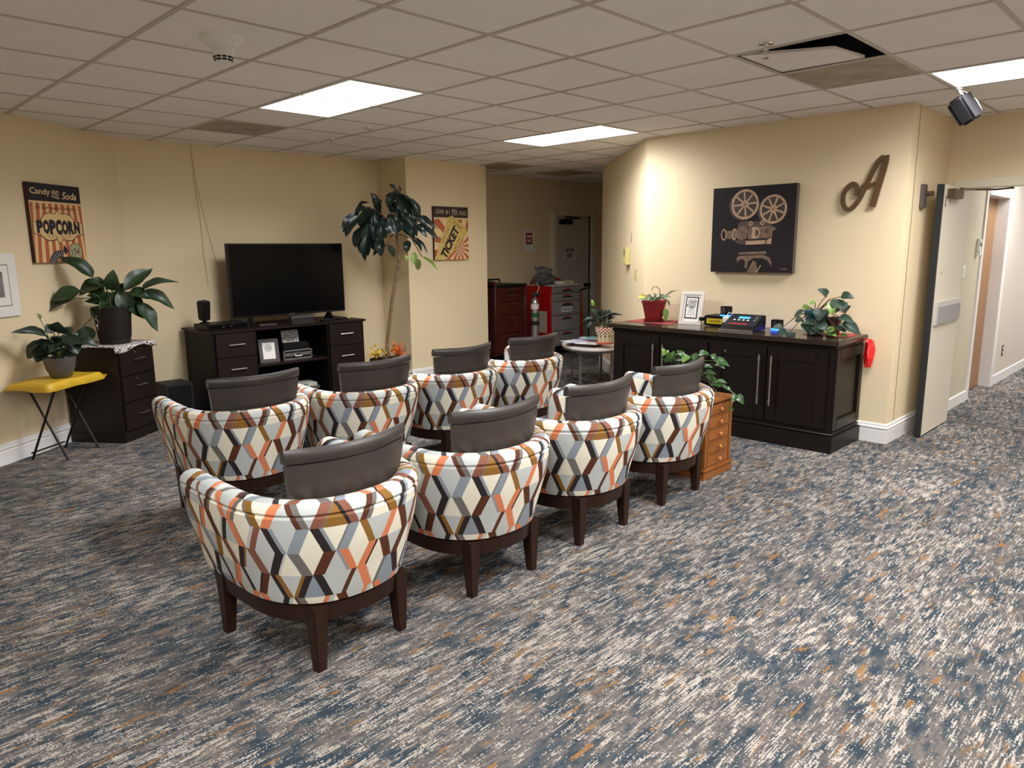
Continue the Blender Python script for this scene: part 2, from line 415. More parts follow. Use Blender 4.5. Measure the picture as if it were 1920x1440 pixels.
# ceiling: slab, grid bars, tiles
ceil = MB().box(-4.6, 13.2, -5.2, 8.2, CZ+.34, CZ+.4).build('ceiling', mat('plenum_dark', (60, 54, 50), .9)); ceil['kind'] = 'structure'
GX, GY, T = 1.346, 3.302, .61
fixt = [(2, 1), (6, 1), (6, -5), (2, -5), (-2, -5), (2, -11), (6, -11), (-2, -11), (-6, -5)]   # (j, i) of the near corner of each 2x4 light; left-hand ones are unseen, added as fill
cover = set()
for j, i in fixt: cover |= {(j, i), (j, i+1)}
vents = [(2, 4), (5, -3), (8, 5), (10, 5)]
hole = (4, -3)
corr_lights = [(12, -5), (16, -5)]
for j, i in corr_lights: cover |= {(j, i), (j, i+1)}
skip = cover | set(vents) | {hole}
tm = MB().box(.004, T-.004, .004, T-.004, 0, .014); rest = MB(); tile_me = None
for j in range(-9, 19):
    for i in range(-14, 8):
        if (j, i) in skip: continue
        x, y = GX+j*T, GY+i*T
        vis = x > -.1 and y > .2 and x < 8.6 and (y < 7.3) and (y > 1.1 or x > 2.3) and not (x > 6.9 and y < 5.2) and not (x > 6.3 and y > 1.7 and y < 4.4) and not (x < 2.0 and y-7.3 > (x-1.6)*SL) 
        if vis:
            if tile_me is None: o = tm.build('ceiling_tile', TILE, ceil); tile_me = o.data
            else: o = link('ceiling_tile', tile_me, ceil)
            o.location = (x, y, CZ+.005)
        else: rest.box(x+.004, x+T-.004, y+.004, y+T-.004, CZ+.005, CZ+.019)
rest.build('ceiling_tile_field', TILE, ceil, kind='stuff')
for j in range(-9, 20):
    MB().box(-.012, .012, -5.1, 7.9, 0, .006).build('grid_bar', TBAR, ceil).location = (GX+j*T, 0, CZ)
cross = None
for i in range(-14, 9):
    MB().box(-4.5, 13.1, -.011, .011, .0012, .006).build('grid_bar', TBAR, ceil).location = (0, GY+i*T, CZ)
# lights
EMIT = bpy.data.materials.new('lit_diffuser'); EMIT.use_nodes = True
_b = EMIT.node_tree.nodes['Principled BSDF']; _b.inputs['Base Color'].default_value = (.8, .8, .8, 1)
_b.inputs['Emission Color'].default_value = (.96, .985, 1, 1); _b.inputs['Emission Strength'].default_value = PANEL
# panel labels; unseen left-hand panels are added to brighten chairs and left wall
LL = {(2, -5): 'lit 2x4 ceiling light overhead, just right of the viewer', (-2, -5): 'unseen 2x4 ceiling light added overhead, just left of the viewer', (-6, -5): 'unseen 2x4 ceiling light added far to the left of the viewer', (2, 1): 'lit 2x4 ceiling light above the television end of the seating', (6, 1): 'lit 2x4 ceiling light beside the cream pillar hallway', (6, -5): 'lit 2x4 ceiling light at right edge above the hanging speaker'}
def light(j, i, label, power=1.0):
    t = thing('ceiling_light', label, 'ceiling light', (GX+j*T, GY+i*T, CZ), 0, 'ceiling light panels')
    f = MB()
    W, L = T, 2*T
    f.box(.012, .03, .012, L-.012, 0, .012).box(W-.03, W-.012, .012, L-.012, 0, .012).box(.03, W-.03, .012, .03, 0, .012).box(.03, W-.03, L-.03, L-.012, 0, .012)
    f.build('frame', WHITEP, t)
    MB().box(.012, W-.012, .012, L-.012, .05, .09).build('housing', WHITEP, t)
    MB().box(.03, W-.03, .03, L-.03, .004, .008).build('diffuser', EMIT, t)
    la_ = bpy.data.lights.new('lamp', 'AREA'); la_.shape = 'RECTANGLE'; la_.size = W-.08; la_.size_y = L-.08; la_.energy = LAMP*power; la_.spread = SPREAD; la_.color = (.985, .985, 1)
    lo = bpy.data.objects.new('lamp', la_); COL.objects.link(lo); lo.parent = t; lo.location = (W/2, L/2, .002)
for k in fixt: light(*k, LL.get(k, 'lit 2x4 ceiling light out of sight behind the viewer'), .46 if k == (6, 1) else .85 if k == (6, -5) else .85 if k[0] < 0 else 1.0)
for k in corr_lights: light(*k, 'lit 2x4 ceiling light in the corridor beyond the doors', .6)
VL = ['stained perforated ceiling vent nearest the television wall', 'large perforated ceiling vent beside the displaced tile', 'perforated ceiling vent at the hallway mouth behind the pillar', 'perforated ceiling vent above the crash cart in the dark hallway']
for (j, i), lb in zip(vents, VL):
    t = thing('ceiling_vent', lb, 'vent', (GX+j*T, GY+i*T, CZ), 0, 'ceiling vents')
    MB().box(.016, T-.016, .016, T-.016, .002, .008).build('perforated_face', PERF, t)
    MB().box(.008, .016, .008, T-.008, -.001, .01).box(T-.016, T-.008, .008, T-.008, -.001, .01).box(.016, T-.016, .008, .016, -.001, .01).box(.016, T-.016, T-.016, T-.008, -.001, .01).build('frame', TBAR, t)
    MB().box(.016, T-.016, .016, T-.016, .06, .2).build('duct_box', BLKM, t)
# the displaced tile and what shows through the gap
P = [(3.86, 2.065, .012), (3.90, 1.575, -.035), (4.385, 1.60, .008), (4.385, 2.07, .012)]
loose = MB().quadbox([(x, y, CZ+z) for x, y, z in P]+[(x, y, CZ+z+.014) for x, y, z in P]).build('loose_ceiling_tile', TILE)
tag(loose, 'displaced ceiling tile hanging beside a dark gap', 'ceiling tile')
dz = MB().cyl((3.5, 1.56, CZ+.2), (4.9, 1.50, CZ+.2), .09, n=20).build('duct', mat('grey_duct', (120, 112, 106), .6), smooth=True)
tag(dz, 'round grey duct showing above the displaced ceiling tile', 'duct')
MB().box(4.02, 4.05, 1.50, 2.05, CZ+.10, CZ+.13).build('hanger_strut', TBAR, ceil)

# ------------------------------------------------------------------ armchairs
def chair_proto():
    t = thing('armchair', '', 'armchair')
    N = 56
    def plan(k, W, R, F):
        """horseshoe outline: left arm front, round the rear, right arm front; k in 0..1"""
        La, Lr = .36, 1.0
        tot = 2*La+Lr; s = k*tot
        if s < La: u = s/La; return Vector((-W*(.955+.045*math.sin(u*PI/2)), F*(1-u)))
        if s > La+Lr: u = (s-La-Lr)/La; return Vector((W*(.955+.045*math.cos(u*PI/2)), F*u))
        a = PI*(s-La)/Lr
        e = 2.25
        c, sn = math.cos(a), math.sin(a); q = (abs(c)**e+abs(sn)**e)**(-1/e)
        return Vector((-W*c*q, -R*sn*q))
    # profile: (inset from outer rim, z, flare 0 bottom .. 1 top)
    prof = [(.030, .262, 0), (.004, .272, 0), (0, .29, .03), (0, .35, .22), (0, .42, .47), (0, .49, .70), (0, .55, .86), (0, .60, .96), (0, .632, 1), (.007, .640, 1),
            (.000, .650, 1), (.006, .668, 1), (.022, .682, 1), (.048, .688, 1), (.075, .682, 1), (.095, .664, 1), (.103, .64, 1), (.105, .55, .95), (.105, .40, .9)]
    m = MB(); m.uv = []
    Ls = []; acc = 0; pv = None
    for k in range(N+1):
        p = plan(k/N, .36, .38, .35)
        if pv is not None: acc += (p-pv).length
        Ls.append(acc); pv = p
    rows = []
    for k in range(N+1):
        row = []; vv = 0; last = None
        for ins, z, fl_ in prof:
            W = .314+.069*fl_; R = .335+.075*fl_; F = .335+.03*fl_
            p = plan(k/N, W, R, F); q = plan(min(1, k/N+.004), W, R, F); r = plan(max(0, k/N-.004), W, R, F)
            d = (q-r).normalized(); nrm = Vector((d.y, -d.x))   # outward
            if nrm.dot(p-Vector((0, .12))) < 0: nrm = -nrm
            p2 = p-nrm*ins
            dip = -.012*math.sin(PI*k/N) if z > .45 else 0
            co = Vector((p2.x, p2.y, z+dip))
            if last is not None: vv += (co-last).length
            last = co
            m.v.append(tuple(co)); m.uv.append((Ls[k], vv)); row.append(len(m.v)-1)
        rows.append(row)
    for k in range(N):
        for j in range(len(prof)-1): m.f.append((rows[k][j], rows[k+1][j], rows[k+1][j+1], rows[k][j+1]))
    # rounded arm fronts: two shrunk copies of the end section, then a cap
    for end, sg in ((0, 1), (N, -1)):
        prev = rows[end]; base = [Vector(m.v[i]) for i in prev]; c = sum(base, Vector())/len(base)
        for sc, dy in ((.97, .012), (.86, .024)):
            row = []
            for i, b0 in zip(rows[end], base):
                q = c+(b0-c)*sc; q.y += dy; m.v.append(tuple(q)); m.uv.append((q.x*1.0+.4, q.z)); row.append(len(m.v)-1)
            for j in range(len(prof)-1): m.f.append((prev[j], prev[j+1], row[j+1], row[j]))
            m.f.append((prev[-1], prev[0], row[0], row[-1])); prev = row
        m.f.append(tuple(prev))
    o = m.build('shell', FABRIC, t, smooth=True)
    # seat cushion
    s = MB(); s.uv = []
    outl = [plan(k/24, .262, .27, .30) for k in range(25)]
    for sc, z in ((.9, .27), (1, .30), (1.0, .40), (.95, .43), (.7, .445)):
        i = len(s.v)
        for p in outl: s.v.append((p.x*sc, p.y*sc, z)); s.uv.append((p.x+.7, p.y))
        if z > .27: s.bridge(i-25, i, 25)
    s.f.append(tuple(range(24, -1, -1))); s.f.append(tuple(range(100, 125)))
    s.build('seat_cushion', FABRIC, t, smooth=True)
    # leather back panel, concave towards the sitter, with a rolled top
    def bk(u, z):
        hw = .222+.05*max(0, min(1, (z-.45)/.38)); x = u*hw
        return x, -.275-.05*(z-.45)/.4+.075*u*u
    b = MB(); zs = (.38, .46, .54, .62, .70, .76, .792, .797); nu = 18; th = .042
    for side in (0, 1):
        for z in zs:
            for k in range(nu+1):
                u = -1+2*k/nu; x, y = bk(u, z); e = (1-abs(u)**6)
                tt = th*(.45+.55*e); seam = .005 if z > .78 else 0
                b.v.append((x, y+(tt if side else seam), z))
    n1 = nu+1; M_ = len(zs)
    for side in (0, 1):
        o0 = side*n1*M_
        for r in range(M_-1):
            for k in range(nu): b.f.append((o0+r*n1+k, o0+r*n1+k+1, o0+(r+1)*n1+k+1, o0+(r+1)*n1+k))
    o1 = n1*M_
    for k in range(nu):
        b.f.append((k, k+1, o1+k+1, o1+k)); e = (M_-1)*n1; b.f.append((e+k, e+k+1, o1+e+k+1, o1+e+k))
    for r in range(M_-1):
        for k in (0, nu): b.f.append((r*n1+k, (r+1)*n1+k, o1+(r+1)*n1+k, o1+r*n1+k))
    back = b.build('backrest', LEATHER, t, smooth=True)
    rl = MB(); sec = [(.004, .797), (-.004, .806), (-.006, .824), (0, .842), (.012, .852), (.028, .85), (.040, .838), (.046, .815), (.042, .797)]
    for k in range(nu+1):
        u = -1+2*k/nu
        for yy, z in sec:
            x, y = bk(u*1.0, z); e = 1-.35*abs(u)**8
            rl.v.append((x, y+.004+yy*e, .797+(z-.797)*(e*.15+.85)+.006*u*u))
    ns = len(sec)
    for k in range(nu):
        for j in range(ns-1): rl.f.append((k*ns+j, k*ns+j+1, (k+1)*ns+j+1, (k+1)*ns+j))
        rl.f.append((k*ns+ns-1, k*ns, (k+1)*ns, (k+1)*ns+ns-1))
    rl.f.append(tuple(range(ns))[::-1]); rl.f.append(tuple(range(nu*ns, nu*ns+ns)))
    rl.build('headroll', LEATHER, back, smooth=True)
    # wooden base ring and legs
    ring = MB(); NR = 40
    for k in range(NR+1):
        for W, R, F, z in ((.292, .315, .32, .195), (.300, .323, .325, .262), (.25, .27, .29, .262), (.25, .27, .29, .195)):
            p = plan(k/NR, W, R, F); ring.v.append((p.x, p.y, z))
    for k in range(NR):
        for j in range(4): ring.f.append((4*k+j, 4*k+(j+1) % 4, 4*k+4+(j+1) % 4, 4*k+4+j))
    ring.f += [(0, 1, 2, 3), (4*NR, 4*NR+3, 4*NR+2, 4*NR+1)]
    ring.box(-.27, .27, .27, .315, .195, .262)
    ring.build('base_frame', LEGW, t, smooth=True)
    for x, y in ((-.19, -.255), (.19, -.255), (-.262, .262), (.262, .262)):
        MB().taper((x*1.02, y*1.02, .019, .019), (x, y, .033, .033), 0, .262).build('leg', LEGW, t, bevel=.003)
    return t
CH = [((1.395, 2.51), 4, 'geometric print armchair nearest the camera at the left front corner'),
      ((2.195, 2.52), 0, 'geometric print armchair second from the camera along the aisle row'),
      ((2.97, 2.54), 0, 'geometric print armchair third from the camera along the aisle row'),
      ((3.772, 2.56), 0, 'geometric print armchair in the aisle row beside the small wooden drawer chest'),
      ((1.83, 4.12), 0, 'geometric print armchair at the left end of the row closest to the television'),
      ((2.61, 4.06), 0, 'geometric print armchair second from left in the row closest to the television'),
      ((3.40, 4.12), 0, 'geometric print armchair in front of the cream pillar'),
      ((4.20, 4.17), 0, 'geometric print armchair at the far end, nearest the round magazine table')]
proto = chair_proto()
for k, (xy, rz, lb) in enumerate(CH):
    c = proto if k == 0 else copy_tree(proto)
    c.location = (xy[0], xy[1], 0); c.rotation_euler = (0, 0, math.radians(rz)); c['label'] = lb; c['group'] = 'barrel armchairs in two rows'
# ------------------------------------------------------------------ doors
DOORC = mat('cream_door_paint', (214, 205, 186), .45)
FRAMEC = mat('cream_frame_paint', (222, 214, 190), .4)
BRONZE = mat('bronze_hardware', (96, 78, 56), .4, .6)
# double door opening: frame around it
tr = struct('trim_2')
MB().box(6.93, 7.10, 1.695, 1.745, 0, 1.985).build('jamb', FRAMEC, tr, bevel=.003)
MB().box(6.93, 7.10, -.15, 1.745, 1.985, 2.055).build('head', FRAMEC, tr, bevel=.003)
MB().box(6.93, 7.10, -.20, -.15, 0, 2.055).build('jamb', FRAMEC, tr, bevel=.003)
# opened leaf folded back along the return wall
d = struct('door_1', (7.07, 1.675, 0), 0)
MB().box(-.735, 0, -.022, .022, .012, 1.985).build('leaf', DOORC, d, bevel=.002)
MB().box(-.765, -.735, -.022, .022, .012, 1.985).build('edge_gasket', BLKM, d)
pl_ = MB().box(-.70, -.02, -.040, -.022, .905, 1.09).build('armor_plate', mat('plate_frame', (200, 196, 190), .4, .3), d, bevel=.003)
MB().box(-.66, -.03, -.044, -.040, .915, 1.05).build('plate_panel', mat('grey_laminate', (150, 148, 146), .5), pl_)
ar = MB().box(-.655, -.40, -.075, -.022, 1.885, 1.955).build('door_closer', BRONZE, d, bevel=.004)
MB().tube([(-.45, -.06, 1.962), (-.20, -.10, 1.966), (.02, -.20, 1.972), (-.02, -.33, 1.975)], .008).build('closer_arm', BRONZE, ar)
MB().box(-.69, -.675, -.025, -.022, 1.82, 1.90).build('pull_plate', BRONZE, d)
MB().cyl((-.60, -.021, 1.32), (-.60, -.025, 1.32), .012).build('screw_cap', STEEL, d)
MB().box(-.735, -.70, .022, .03, 1.86, 1.90).build('strike_plate', BRONZE, d)
mh = thing('door_holder', 'grey magnetic door holder on the wall behind the open door', 'door holder', (6.30, 1.80, 1.90), 0)
MB().box(-.04, .04, -.03, 0, -.09, .09).build('base_plate', mat('holder_grey', (96, 92, 88), .5, .4), mh, bevel=.004)
MB().cyl((.03, -.03, .02), (.03, -.075, .02), .02).build('magnet', BRONZE, mh)
# wooden door and casing in the corridor
d3 = struct('door_2', (8.25, 1.78, 0), 0)
MB().box(.012, .91, .10, .14, .01, 2.0).build('leaf', wood('corridor_door_oak', (150, 112, 76), .45, .12), d3)
cs = MB(); cs.box(-.06, .012, -.015, .16, 0, 2.06).box(.91, 1.02, -.015, .16, 0, 2.06).box(.012, .91, -.02, .16, 2.0, 2.06)
cs.build('casing', TRIM, d3, bevel=.004)
MB().cyl((.13, .12, 1.0), (.13, .06, 1.0), .025).build('knob', STEEL, d3, smooth=True)
# door in the hallway
d2 = struct('door_3', (8.50, 7.5, 0), 0)
MB().box(.0, .78, -.03, .0, .01, 2.01).build('leaf', mat('hall_door_paint', (196, 188, 176), .5), d2, bevel=.002)
MB().box(-.10, -.02, -.05, 0, 0, 2.09).box(.84, .96, -.05, 0, 0, 2.09).box(-.02, .84, -.05, 0, 2.03, 2.09).build('casing', FRAMEC, d2, bevel=.004)
MB().box(.78, .84, -.01, 0, 0, 2.03).build('shadow_gap', BLKM, d2)
cl = MB().box(.05, .30, -.10, -.03, 1.90, 1.97).build('door_closer', BLACK, d2, bevel=.004)
MB().tube([(.12, -.08, 1.98), (.42, -.16, 1.99), (.18, -.06, 2.02)], .009).build('closer_arm', BLACK, cl)
lk = MB().box(.66, .76, -.09, -.03, .93, .98).build('lever_handle', BLACK, d2)
def sign(name, label, cat, loc, rz, w, h, m, lines, tm, d=.003, patch=None):
    t = thing(name, label, cat, loc, rz)
    MB().box(-w/2, w/2, -d, 0, -h/2, h/2).build('sheet', m, t)
    if patch: MB().box(patch[0], patch[1], -d-.001, -d, patch[2], patch[3]).build('colour_block', patch[4], t)
    mb = MB()
    for s, x, z, ww, hh in lines: put(mb, text(s, .1, ww, hh, offset=.003), x, z, d+.0018)
    mb.build('lettering', tm, t)
    return t
REDP = mat('red_print', (150, 24, 30), .6)
sign('sign', 'white paper crash cart notice with red block on the hallway wall', 'sign', (7.91, 7.5, 1.655), 0, .215, .30, PAPER,
     [('CRASH', 0, .06, .115, .045), ('CART', 0, -.005, .10, .045)], PAPER, patch=(-.07, .07, -.055, .11, REDP))
sign('sign', 'white not an exit notice on the grey hallway door', 'sign', (8.80, 7.47, 1.465), 0, .25, .19, mat('door_notice_paper', (205, 200, 192), .6),
     [('NOT AN', 0, .042, .20, .062), ('EXIT', 0, -.045, .125, .062)], BLACK)

# ------------------------------------------------------------------ wall art
def canvas(name, label, loc, rz, w, h, d, edge, cat='wall art'):
    t = thing(name, label, cat, loc, rz)
    MB().box(-w/2, w/2, -d, 0, -h/2, h/2).build('canvas', edge, t, bevel=.002)
    return t
OCRM = mat('print_cream', (222, 188, 132), .7); OORG = mat('print_orange', (178, 92, 58), .7); INK = mat('print_ink', (30, 24, 36), .7)
BRN = mat('canvas_brown_edge', (62, 36, 30), .7); TICK = mat('print_ticket', (212, 182, 104), .7); TAN = mat('print_tan', (226, 196, 146), .7); GREEN = mat('print_sage', (160, 158, 124), .7)
BROWNT = mat('print_brown', (98, 58, 34), .7)
# popcorn canvas on the angled left wall
aL = math.atan(SL); cx = 1.612; px, py = lw(cx)
t = canvas('popcorn_canvas', 'vintage popcorn candy and soda canvas on the left wall', (px, py, 1.765), aL, .545, .605, .035, BRN)
W, Hh, D = .545, .605, .035
MB().box(-W/2, W/2, -D-.0004, -D, -Hh/2, Hh/2-.135).build('print_ground', OCRM, t)
MB().box(-W/2, W/2, -D-.0006, -D, Hh/2-.135, Hh/2).build('header_band', INK, t)
sp = MB(); top, bot = Hh/2-.150, -Hh/2
for k in range(9):
    a0, a1 = -W/2+W*(k*2)/17.0, -W/2+W*(k*2+1)/17.0
    sp.plate([(a0*.98, top), (a1*.98, top), (max(-W/2, min(W/2, a1*1.18)), bot), (max(-W/2, min(W/2, a0*1.18)), bot)], D, D+.0008)
sp.build('orange_stripes', OORG, t)
pf = MB()
for k in range(34): pf.box(-W/2+.008+k*.0158, -W/2+.016+k*.0158, -D-.0010, -D, Hh/2-.149, Hh/2-.138)
pf.build('perforation_row', TAN, t)
def badge(sc):
    R = [(0, .105), (.025, .078), (.09, .085), (.14, .07), (.17, .04), (.178, .02), (.235, .015), (.26, .01), (.26, -.075), (.20, -.08), (.17, -.10), (.13, -.125), (.07, -.125), (.03, -.118), (0, -.15)]
    pts = [(x*sc, z*sc-.005) for x, z in R]+[(-x*sc, z*sc-.005) for x, z in R[::-1][1:-1]]
    return pts
MB().plate([(x*1.03, z*1.05) for x, z in badge(1.0)], D, D+.0014).build('badge_outline', BROWNT, t)
MB().plate(badge(.985), D, D+.0020).build('badge', OCRM, t)
lt = MB()
for k, ch in enumerate('POPCORN'):
    x = -.195+k*.065; hgt = .098+.022*(1-abs(k-3)/3)
    put(lt, text(ch, .1, .064, hgt, offset=.007), x, -.028, D+.0028)
lt.build('popcorn_lettering', INK, t)
lt = MB(); put(lt, text('Candy', .1, .20, .062, offset=.001), -.150, .235, D+.0014); put(lt, text('AND', .1, .078, .042), .005, .238, D+.0014, -.12); put(lt, text('Soda', .1, .155, .056, shear=.25, offset=.001), .150, .222, D+.0014)
lt.plate([(-.035, .212), (.045, .198), (.045, .202), (-.035, .216)], D, D+.0012).plate([(-.035, .204), (.045, .190), (.045, .194), (-.035, .208)], D, D+.0012)
lt.build('header_lettering', TAN, t)
lt = MB(); put(lt, text('5\u00a2 for extra butter', .1, .44, .036, shear=.2), .0, .118, D+.0016); lt.build('script_lettering', BROWNT, t)
MB().plate(circ(.155, -.222, .072, 28, 1.0), D, D+.0020).build('price_disc', GREEN, t)
lt = MB().annulus((.155, -.222), .0735, .069, D, D+.0024); put(lt, text('15\u00a2', .1, .095, .06, shear=.1), .155, -.222, D+.0028, .25); lt.build('price_lettering', BROWNT, t)
am = MB(); am.plate(arc(-.01, -.31, .125, 175, 75, 14, .82)+arc(-.01, -.31, .062, 75, 175, 10, .82), D, D+.0024)
am.plate([(.03, -.165), (.075, -.212), (.035, -.245), (.022, -.205)], D, D+.0024); am.plate([(-.005, -.30), (.012, -.27), (.045, -.30)], D, D+.0024)
am.build('spotted_arrow', INK, t)
dt = MB()
for k in range(7):
    for rr in (.078, .095, .112):
        a = math.radians(168-k*14+(6 if rr == .095 else 0)); dt.plate(circ(-.01+rr*math.cos(a), -.31+rr*.82*math.sin(a), .0042, 8), D, D+.003)
dt.build('arrow_spots', PAPER, t)
fl_ = MB()
for sx in (-1, 1):
    for k, (x, z, r) in enumerate(((.03, -.108, .014), (.055, -.105, .018), (.09, -.098, .016), (.12, -.092, .012))): fl_.annulus((sx*x, z), r, r-.0022, D, D+.0026, 16, 1.3)
fl_.build('badge_flourish', BROWNT, t)
# ticket canvas on the pillar
t = canvas('ticket_canvas', 'vintage ticket admit one canvas on the cream pillar', (5.715, 6.72, 1.722), 0, .53, .615, .035, BRN)
W, Hh = .53, .615
MB().box(-W/2, W/2, -D-.0004, -D, -Hh/2, Hh/2-.12).build('print_ground', TAN, t)
MB().box(-W/2, W/2, -D-.0006, -D, Hh/2-.125, Hh/2).build('header_band', mat('print_dark_brown', (52, 34, 34), .7), t)
ry = MB()
def clip(p): return (max(-W/2, min(W/2, p[0])), max(-Hh/2, min(Hh/2-.145, p[1])))
ORX, ORZ = .115, -.165
for k in range(14):
    a0, a1 = math.radians(k*25.7+4), math.radians(k*25.7+16)
    pts = []
    for q in range(4):
        a = a0+(a1-a0)*q/3; dx, dz_ = math.cos(a), math.sin(a)
        tt = min([((W/2 if dx > 0 else -W/2)-ORX)/dx if abs(dx) > 1e-6 else 9, ((Hh/2-.145 if dz_ > 0 else -Hh/2)-ORZ)/dz_ if abs(dz_) > 1e-6 else 9])
        pts.append((ORX+dx*tt, ORZ+dz_*tt))
    ry.plate([(ORX, ORZ)]+pts, D, D+.0008)
ry.build('sunburst_rays', OORG, t)
def tk(pts, d1, nm, m):
    a = math.radians(57); R_ = [(x*math.cos(a)-z*math.sin(a)-.012, x*math.sin(a)+z*math.cos(a)-.075) for x, z in pts]
    # keep it on the canvas
    R2 = []
    for k in range(len(R_)):
        R2.append((max(-W/2, min(W/2, R_[k][0])), max(-Hh/2, R_[k][1])))
    return MB().plate(R2, D, d1).build(nm, m, t)
tk([(-.42, -.175), (.205, -.175), (.215, -.15), (.25, -.14), (.25, .14), (.215, .15), (.205, .175), (-.42, .175)], D+.0016, 'ticket', TICK)
ln = MB()
def rot(p, a=math.radians(57)): return (p[0]*math.cos(a)-p[1]*math.sin(a)-.012, p[0]*math.sin(a)+p[1]*math.cos(a)-.075)
for z in (-.145, .145): ln.plate([rot(q) for q in ((-.17, z-.001), (.20, z-.001), (.20, z+.001), (-.17, z+.001))], D, D+.0022)
for x in (.175, .225): ln.plate([rot(q) for q in ((x-.001, -.145), (x+.001, -.145), (x+.001, .145), (x-.001, .145))], D, D+.0022)
for s, z in (('ADMIT ONE', .100), ('ADMIT ONE', -.104)): put(ln, text(s, .1, .20, .034), *rot((-.005, z)), D+.0026, math.radians(57))
put(ln, text('NUMBER', .1, .17, .03), *rot((.20, 0)), D+.0026, math.radians(-33))
ln.build('fine_lettering', mat('print_olive', (128, 100, 52), .7), t)
lt = MB(); put(lt, text('TICKET', .1, .41, .108, offset=.005, shear=.12), *rot((-.03, 0)), D+.0034, math.radians(57)); lt.build('ticket_lettering', INK, t)
lt = MB(); put(lt, text('Only', .1, .125, .07, shear=.2), -.17, .245, D+.0016, .1); put(lt, text('$1', .1, .06, .05), -.055, .243, D+.0016); put(lt, text('PER', .1, .085, .066), .055, .247, D+.0016); put(lt, text('Ticket'.upper(), .1, .125, .046), .18, .237, D+.0016)
for k in range(33): lt.box(-W/2+.008+k*.0158, -W/2+.016+k*.0158, -D-.0014, -D, Hh/2-.139, Hh/2-.129)
lt.build('header_lettering', mat('print_chalk', (196, 176, 140), .7), t)
# painting of an old film camera
PD = .055
t = canvas('film_camera_painting', 'large dark painting of an antique film camera with two reels', (5.947, 2.975, 1.675), -PI/2, .745, .72, PD, mat('painting_edge', (84, 76, 68), .6), 'painting')
MB().box(-.3725, .3725, -PD-.0004, -PD, -.36, .36).build('painted_ground', mat('painting_charcoal', (36, 29, 33), .55, var=.15, vscale=3, spec=.2), t)
SEP = mat('paint_sepia', (186, 154, 126), .6, var=.2, vscale=25); SEPD = mat('paint_umber', (78, 60, 50), .6, var=.25, vscale=18); SEPM = mat('paint_taupe', (116, 92, 76), .6, var=.3, vscale=22)
def q(x, y):   # position on the painted picture, fractions from its top left
    return (x-.5)*.745, (.5-y)*.72
def reel(cx, cy, R, ph):
    X, Z = q(cx, cy); m = MB(); r0 = R
    MB().plate(circ(X-.022, Z-.008, R*.98, 36), PD, PD+.0006).build('reel_shadow_side', SEPD, t)
    MB().plate(circ(X, Z, R*.9, 36), PD, PD+.0009).build('film_roll', mat('paint_deep', (62, 50, 46), .6, var=.4, vscale=14), t)
    m.annulus((X, Z), R, R*.84, PD, PD+.0014, 40)
    for k in range(8):
        a = ph+k*PI/4; c, s = math.cos(a), math.sin(a); w0 = .0075
        m.plate([(X+c*R*.2-s*w0, Z+s*R*.2+c*w0), (X+c*R*.88-s*w0, Z+s*R*.88+c*w0), (X+c*R*.88+s*w0, Z+s*R*.88-c*w0), (X+c*R*.2+s*w0, Z+s*R*.2-c*w0)], PD, PD+.0014)
    m.plate(circ(X, Z, R*.27, 24), PD, PD+.0016); m.build('reel', SEP, t)
    h = MB().annulus((X, Z), R*.09, R*.05, PD, PD+.0020, 16)
    for k in range(5): a = k*1.257; h.plate(circ(X+R*.18*math.cos(a), Z+R*.18*math.sin(a), R*.025, 8), PD, PD+.0020)
    h.build('reel_hub_marks', SEPD, t)
reel(.405, .205, .125, .1); reel(.745, .275, .118, .45)
b = MB(); b.plate([q(.33, .44), q(.345, .415), q(.38, .405), q(.70, .405), q(.735, .43), q(.735, .47), q(.33, .47)], PD, PD+.0008).plate([q(.33, .62), q(.72, .62), q(.72, .66), q(.36, .67), q(.30, .64)], PD, PD+.0008)
b.plate([q(.42, .28+.11), q(.435, .385), q(.465, .43), q(.445, .435)], PD, PD+.0010); b.build('camera_shadow', SEPD, t)
b = MB(); b.plate([q(.305, .50), q(.34, .465), q(.40, .455), q(.445, .47), q(.46, .53), q(.44, .60), q(.38, .625), q(.325, .60), q(.30, .56)], PD, PD+.0012)
b.plate([q(.185, .51), q(.285, .505), q(.30, .56), q(.285, .605), q(.19, .60)], PD, PD+.0012); b.plate([q(.46, .47), q(.76, .47), q(.80, .505), q(.75, .52), q(.745, .60), q(.46, .61)], PD, PD+.0012)
b.build('camera_body', SEPM, t)
b = MB(); X, Z = q(.155, .553); b.annulus((X, Z), .05, .038, PD, PD+.0018, 20, .5); X, Z = q(.29, .553); b.annulus((X, Z), .052, .036, PD, PD+.0018, 20, .35)
b.plate([q(.51, .475), q(.535, .475), q(.53, .605), q(.505, .605)], PD, PD+.0018); X, Z = q(.56, .54); b.plate([(X-.02, Z-.05)]+arc(X-.02, Z, .05, -90, 90, 12, 1)+[(X-.02, Z+.05)], PD, PD+.0017)
b.plate([q(.435, .635), q(.67, .625), q(.67, .67), q(.435, .675)], PD, PD+.0018); b.plate([q(.69, .62), q(.745, .60), q(.74, .67), q(.685, .67)], PD, PD+.0018)
for x, y in ((.485, .43), (.625, .425)): X, Z = q(x, y); b.annulus((X, Z), .019, .011, PD, PD+.0020, 16)
b.build('camera_highlights', SEP, t)
b = MB(); X, Z = q(.56, .54); b.plate([(X-.008, Z-.03)]+arc(X-.008, Z, .03, -90, 90, 10, 1)+[(X-.008, Z+.03)], PD, PD+.0024); b.plate([q(.66, .50), q(.70, .50), q(.685, .545), q(.665, .545)], PD, PD+.0024); b.build('camera_recess', SEPD, t)
b = MB(); b.plate([q(.35, .765), q(.69, .75), q(.69, .785), q(.35, .79)], PD, PD+.0012)
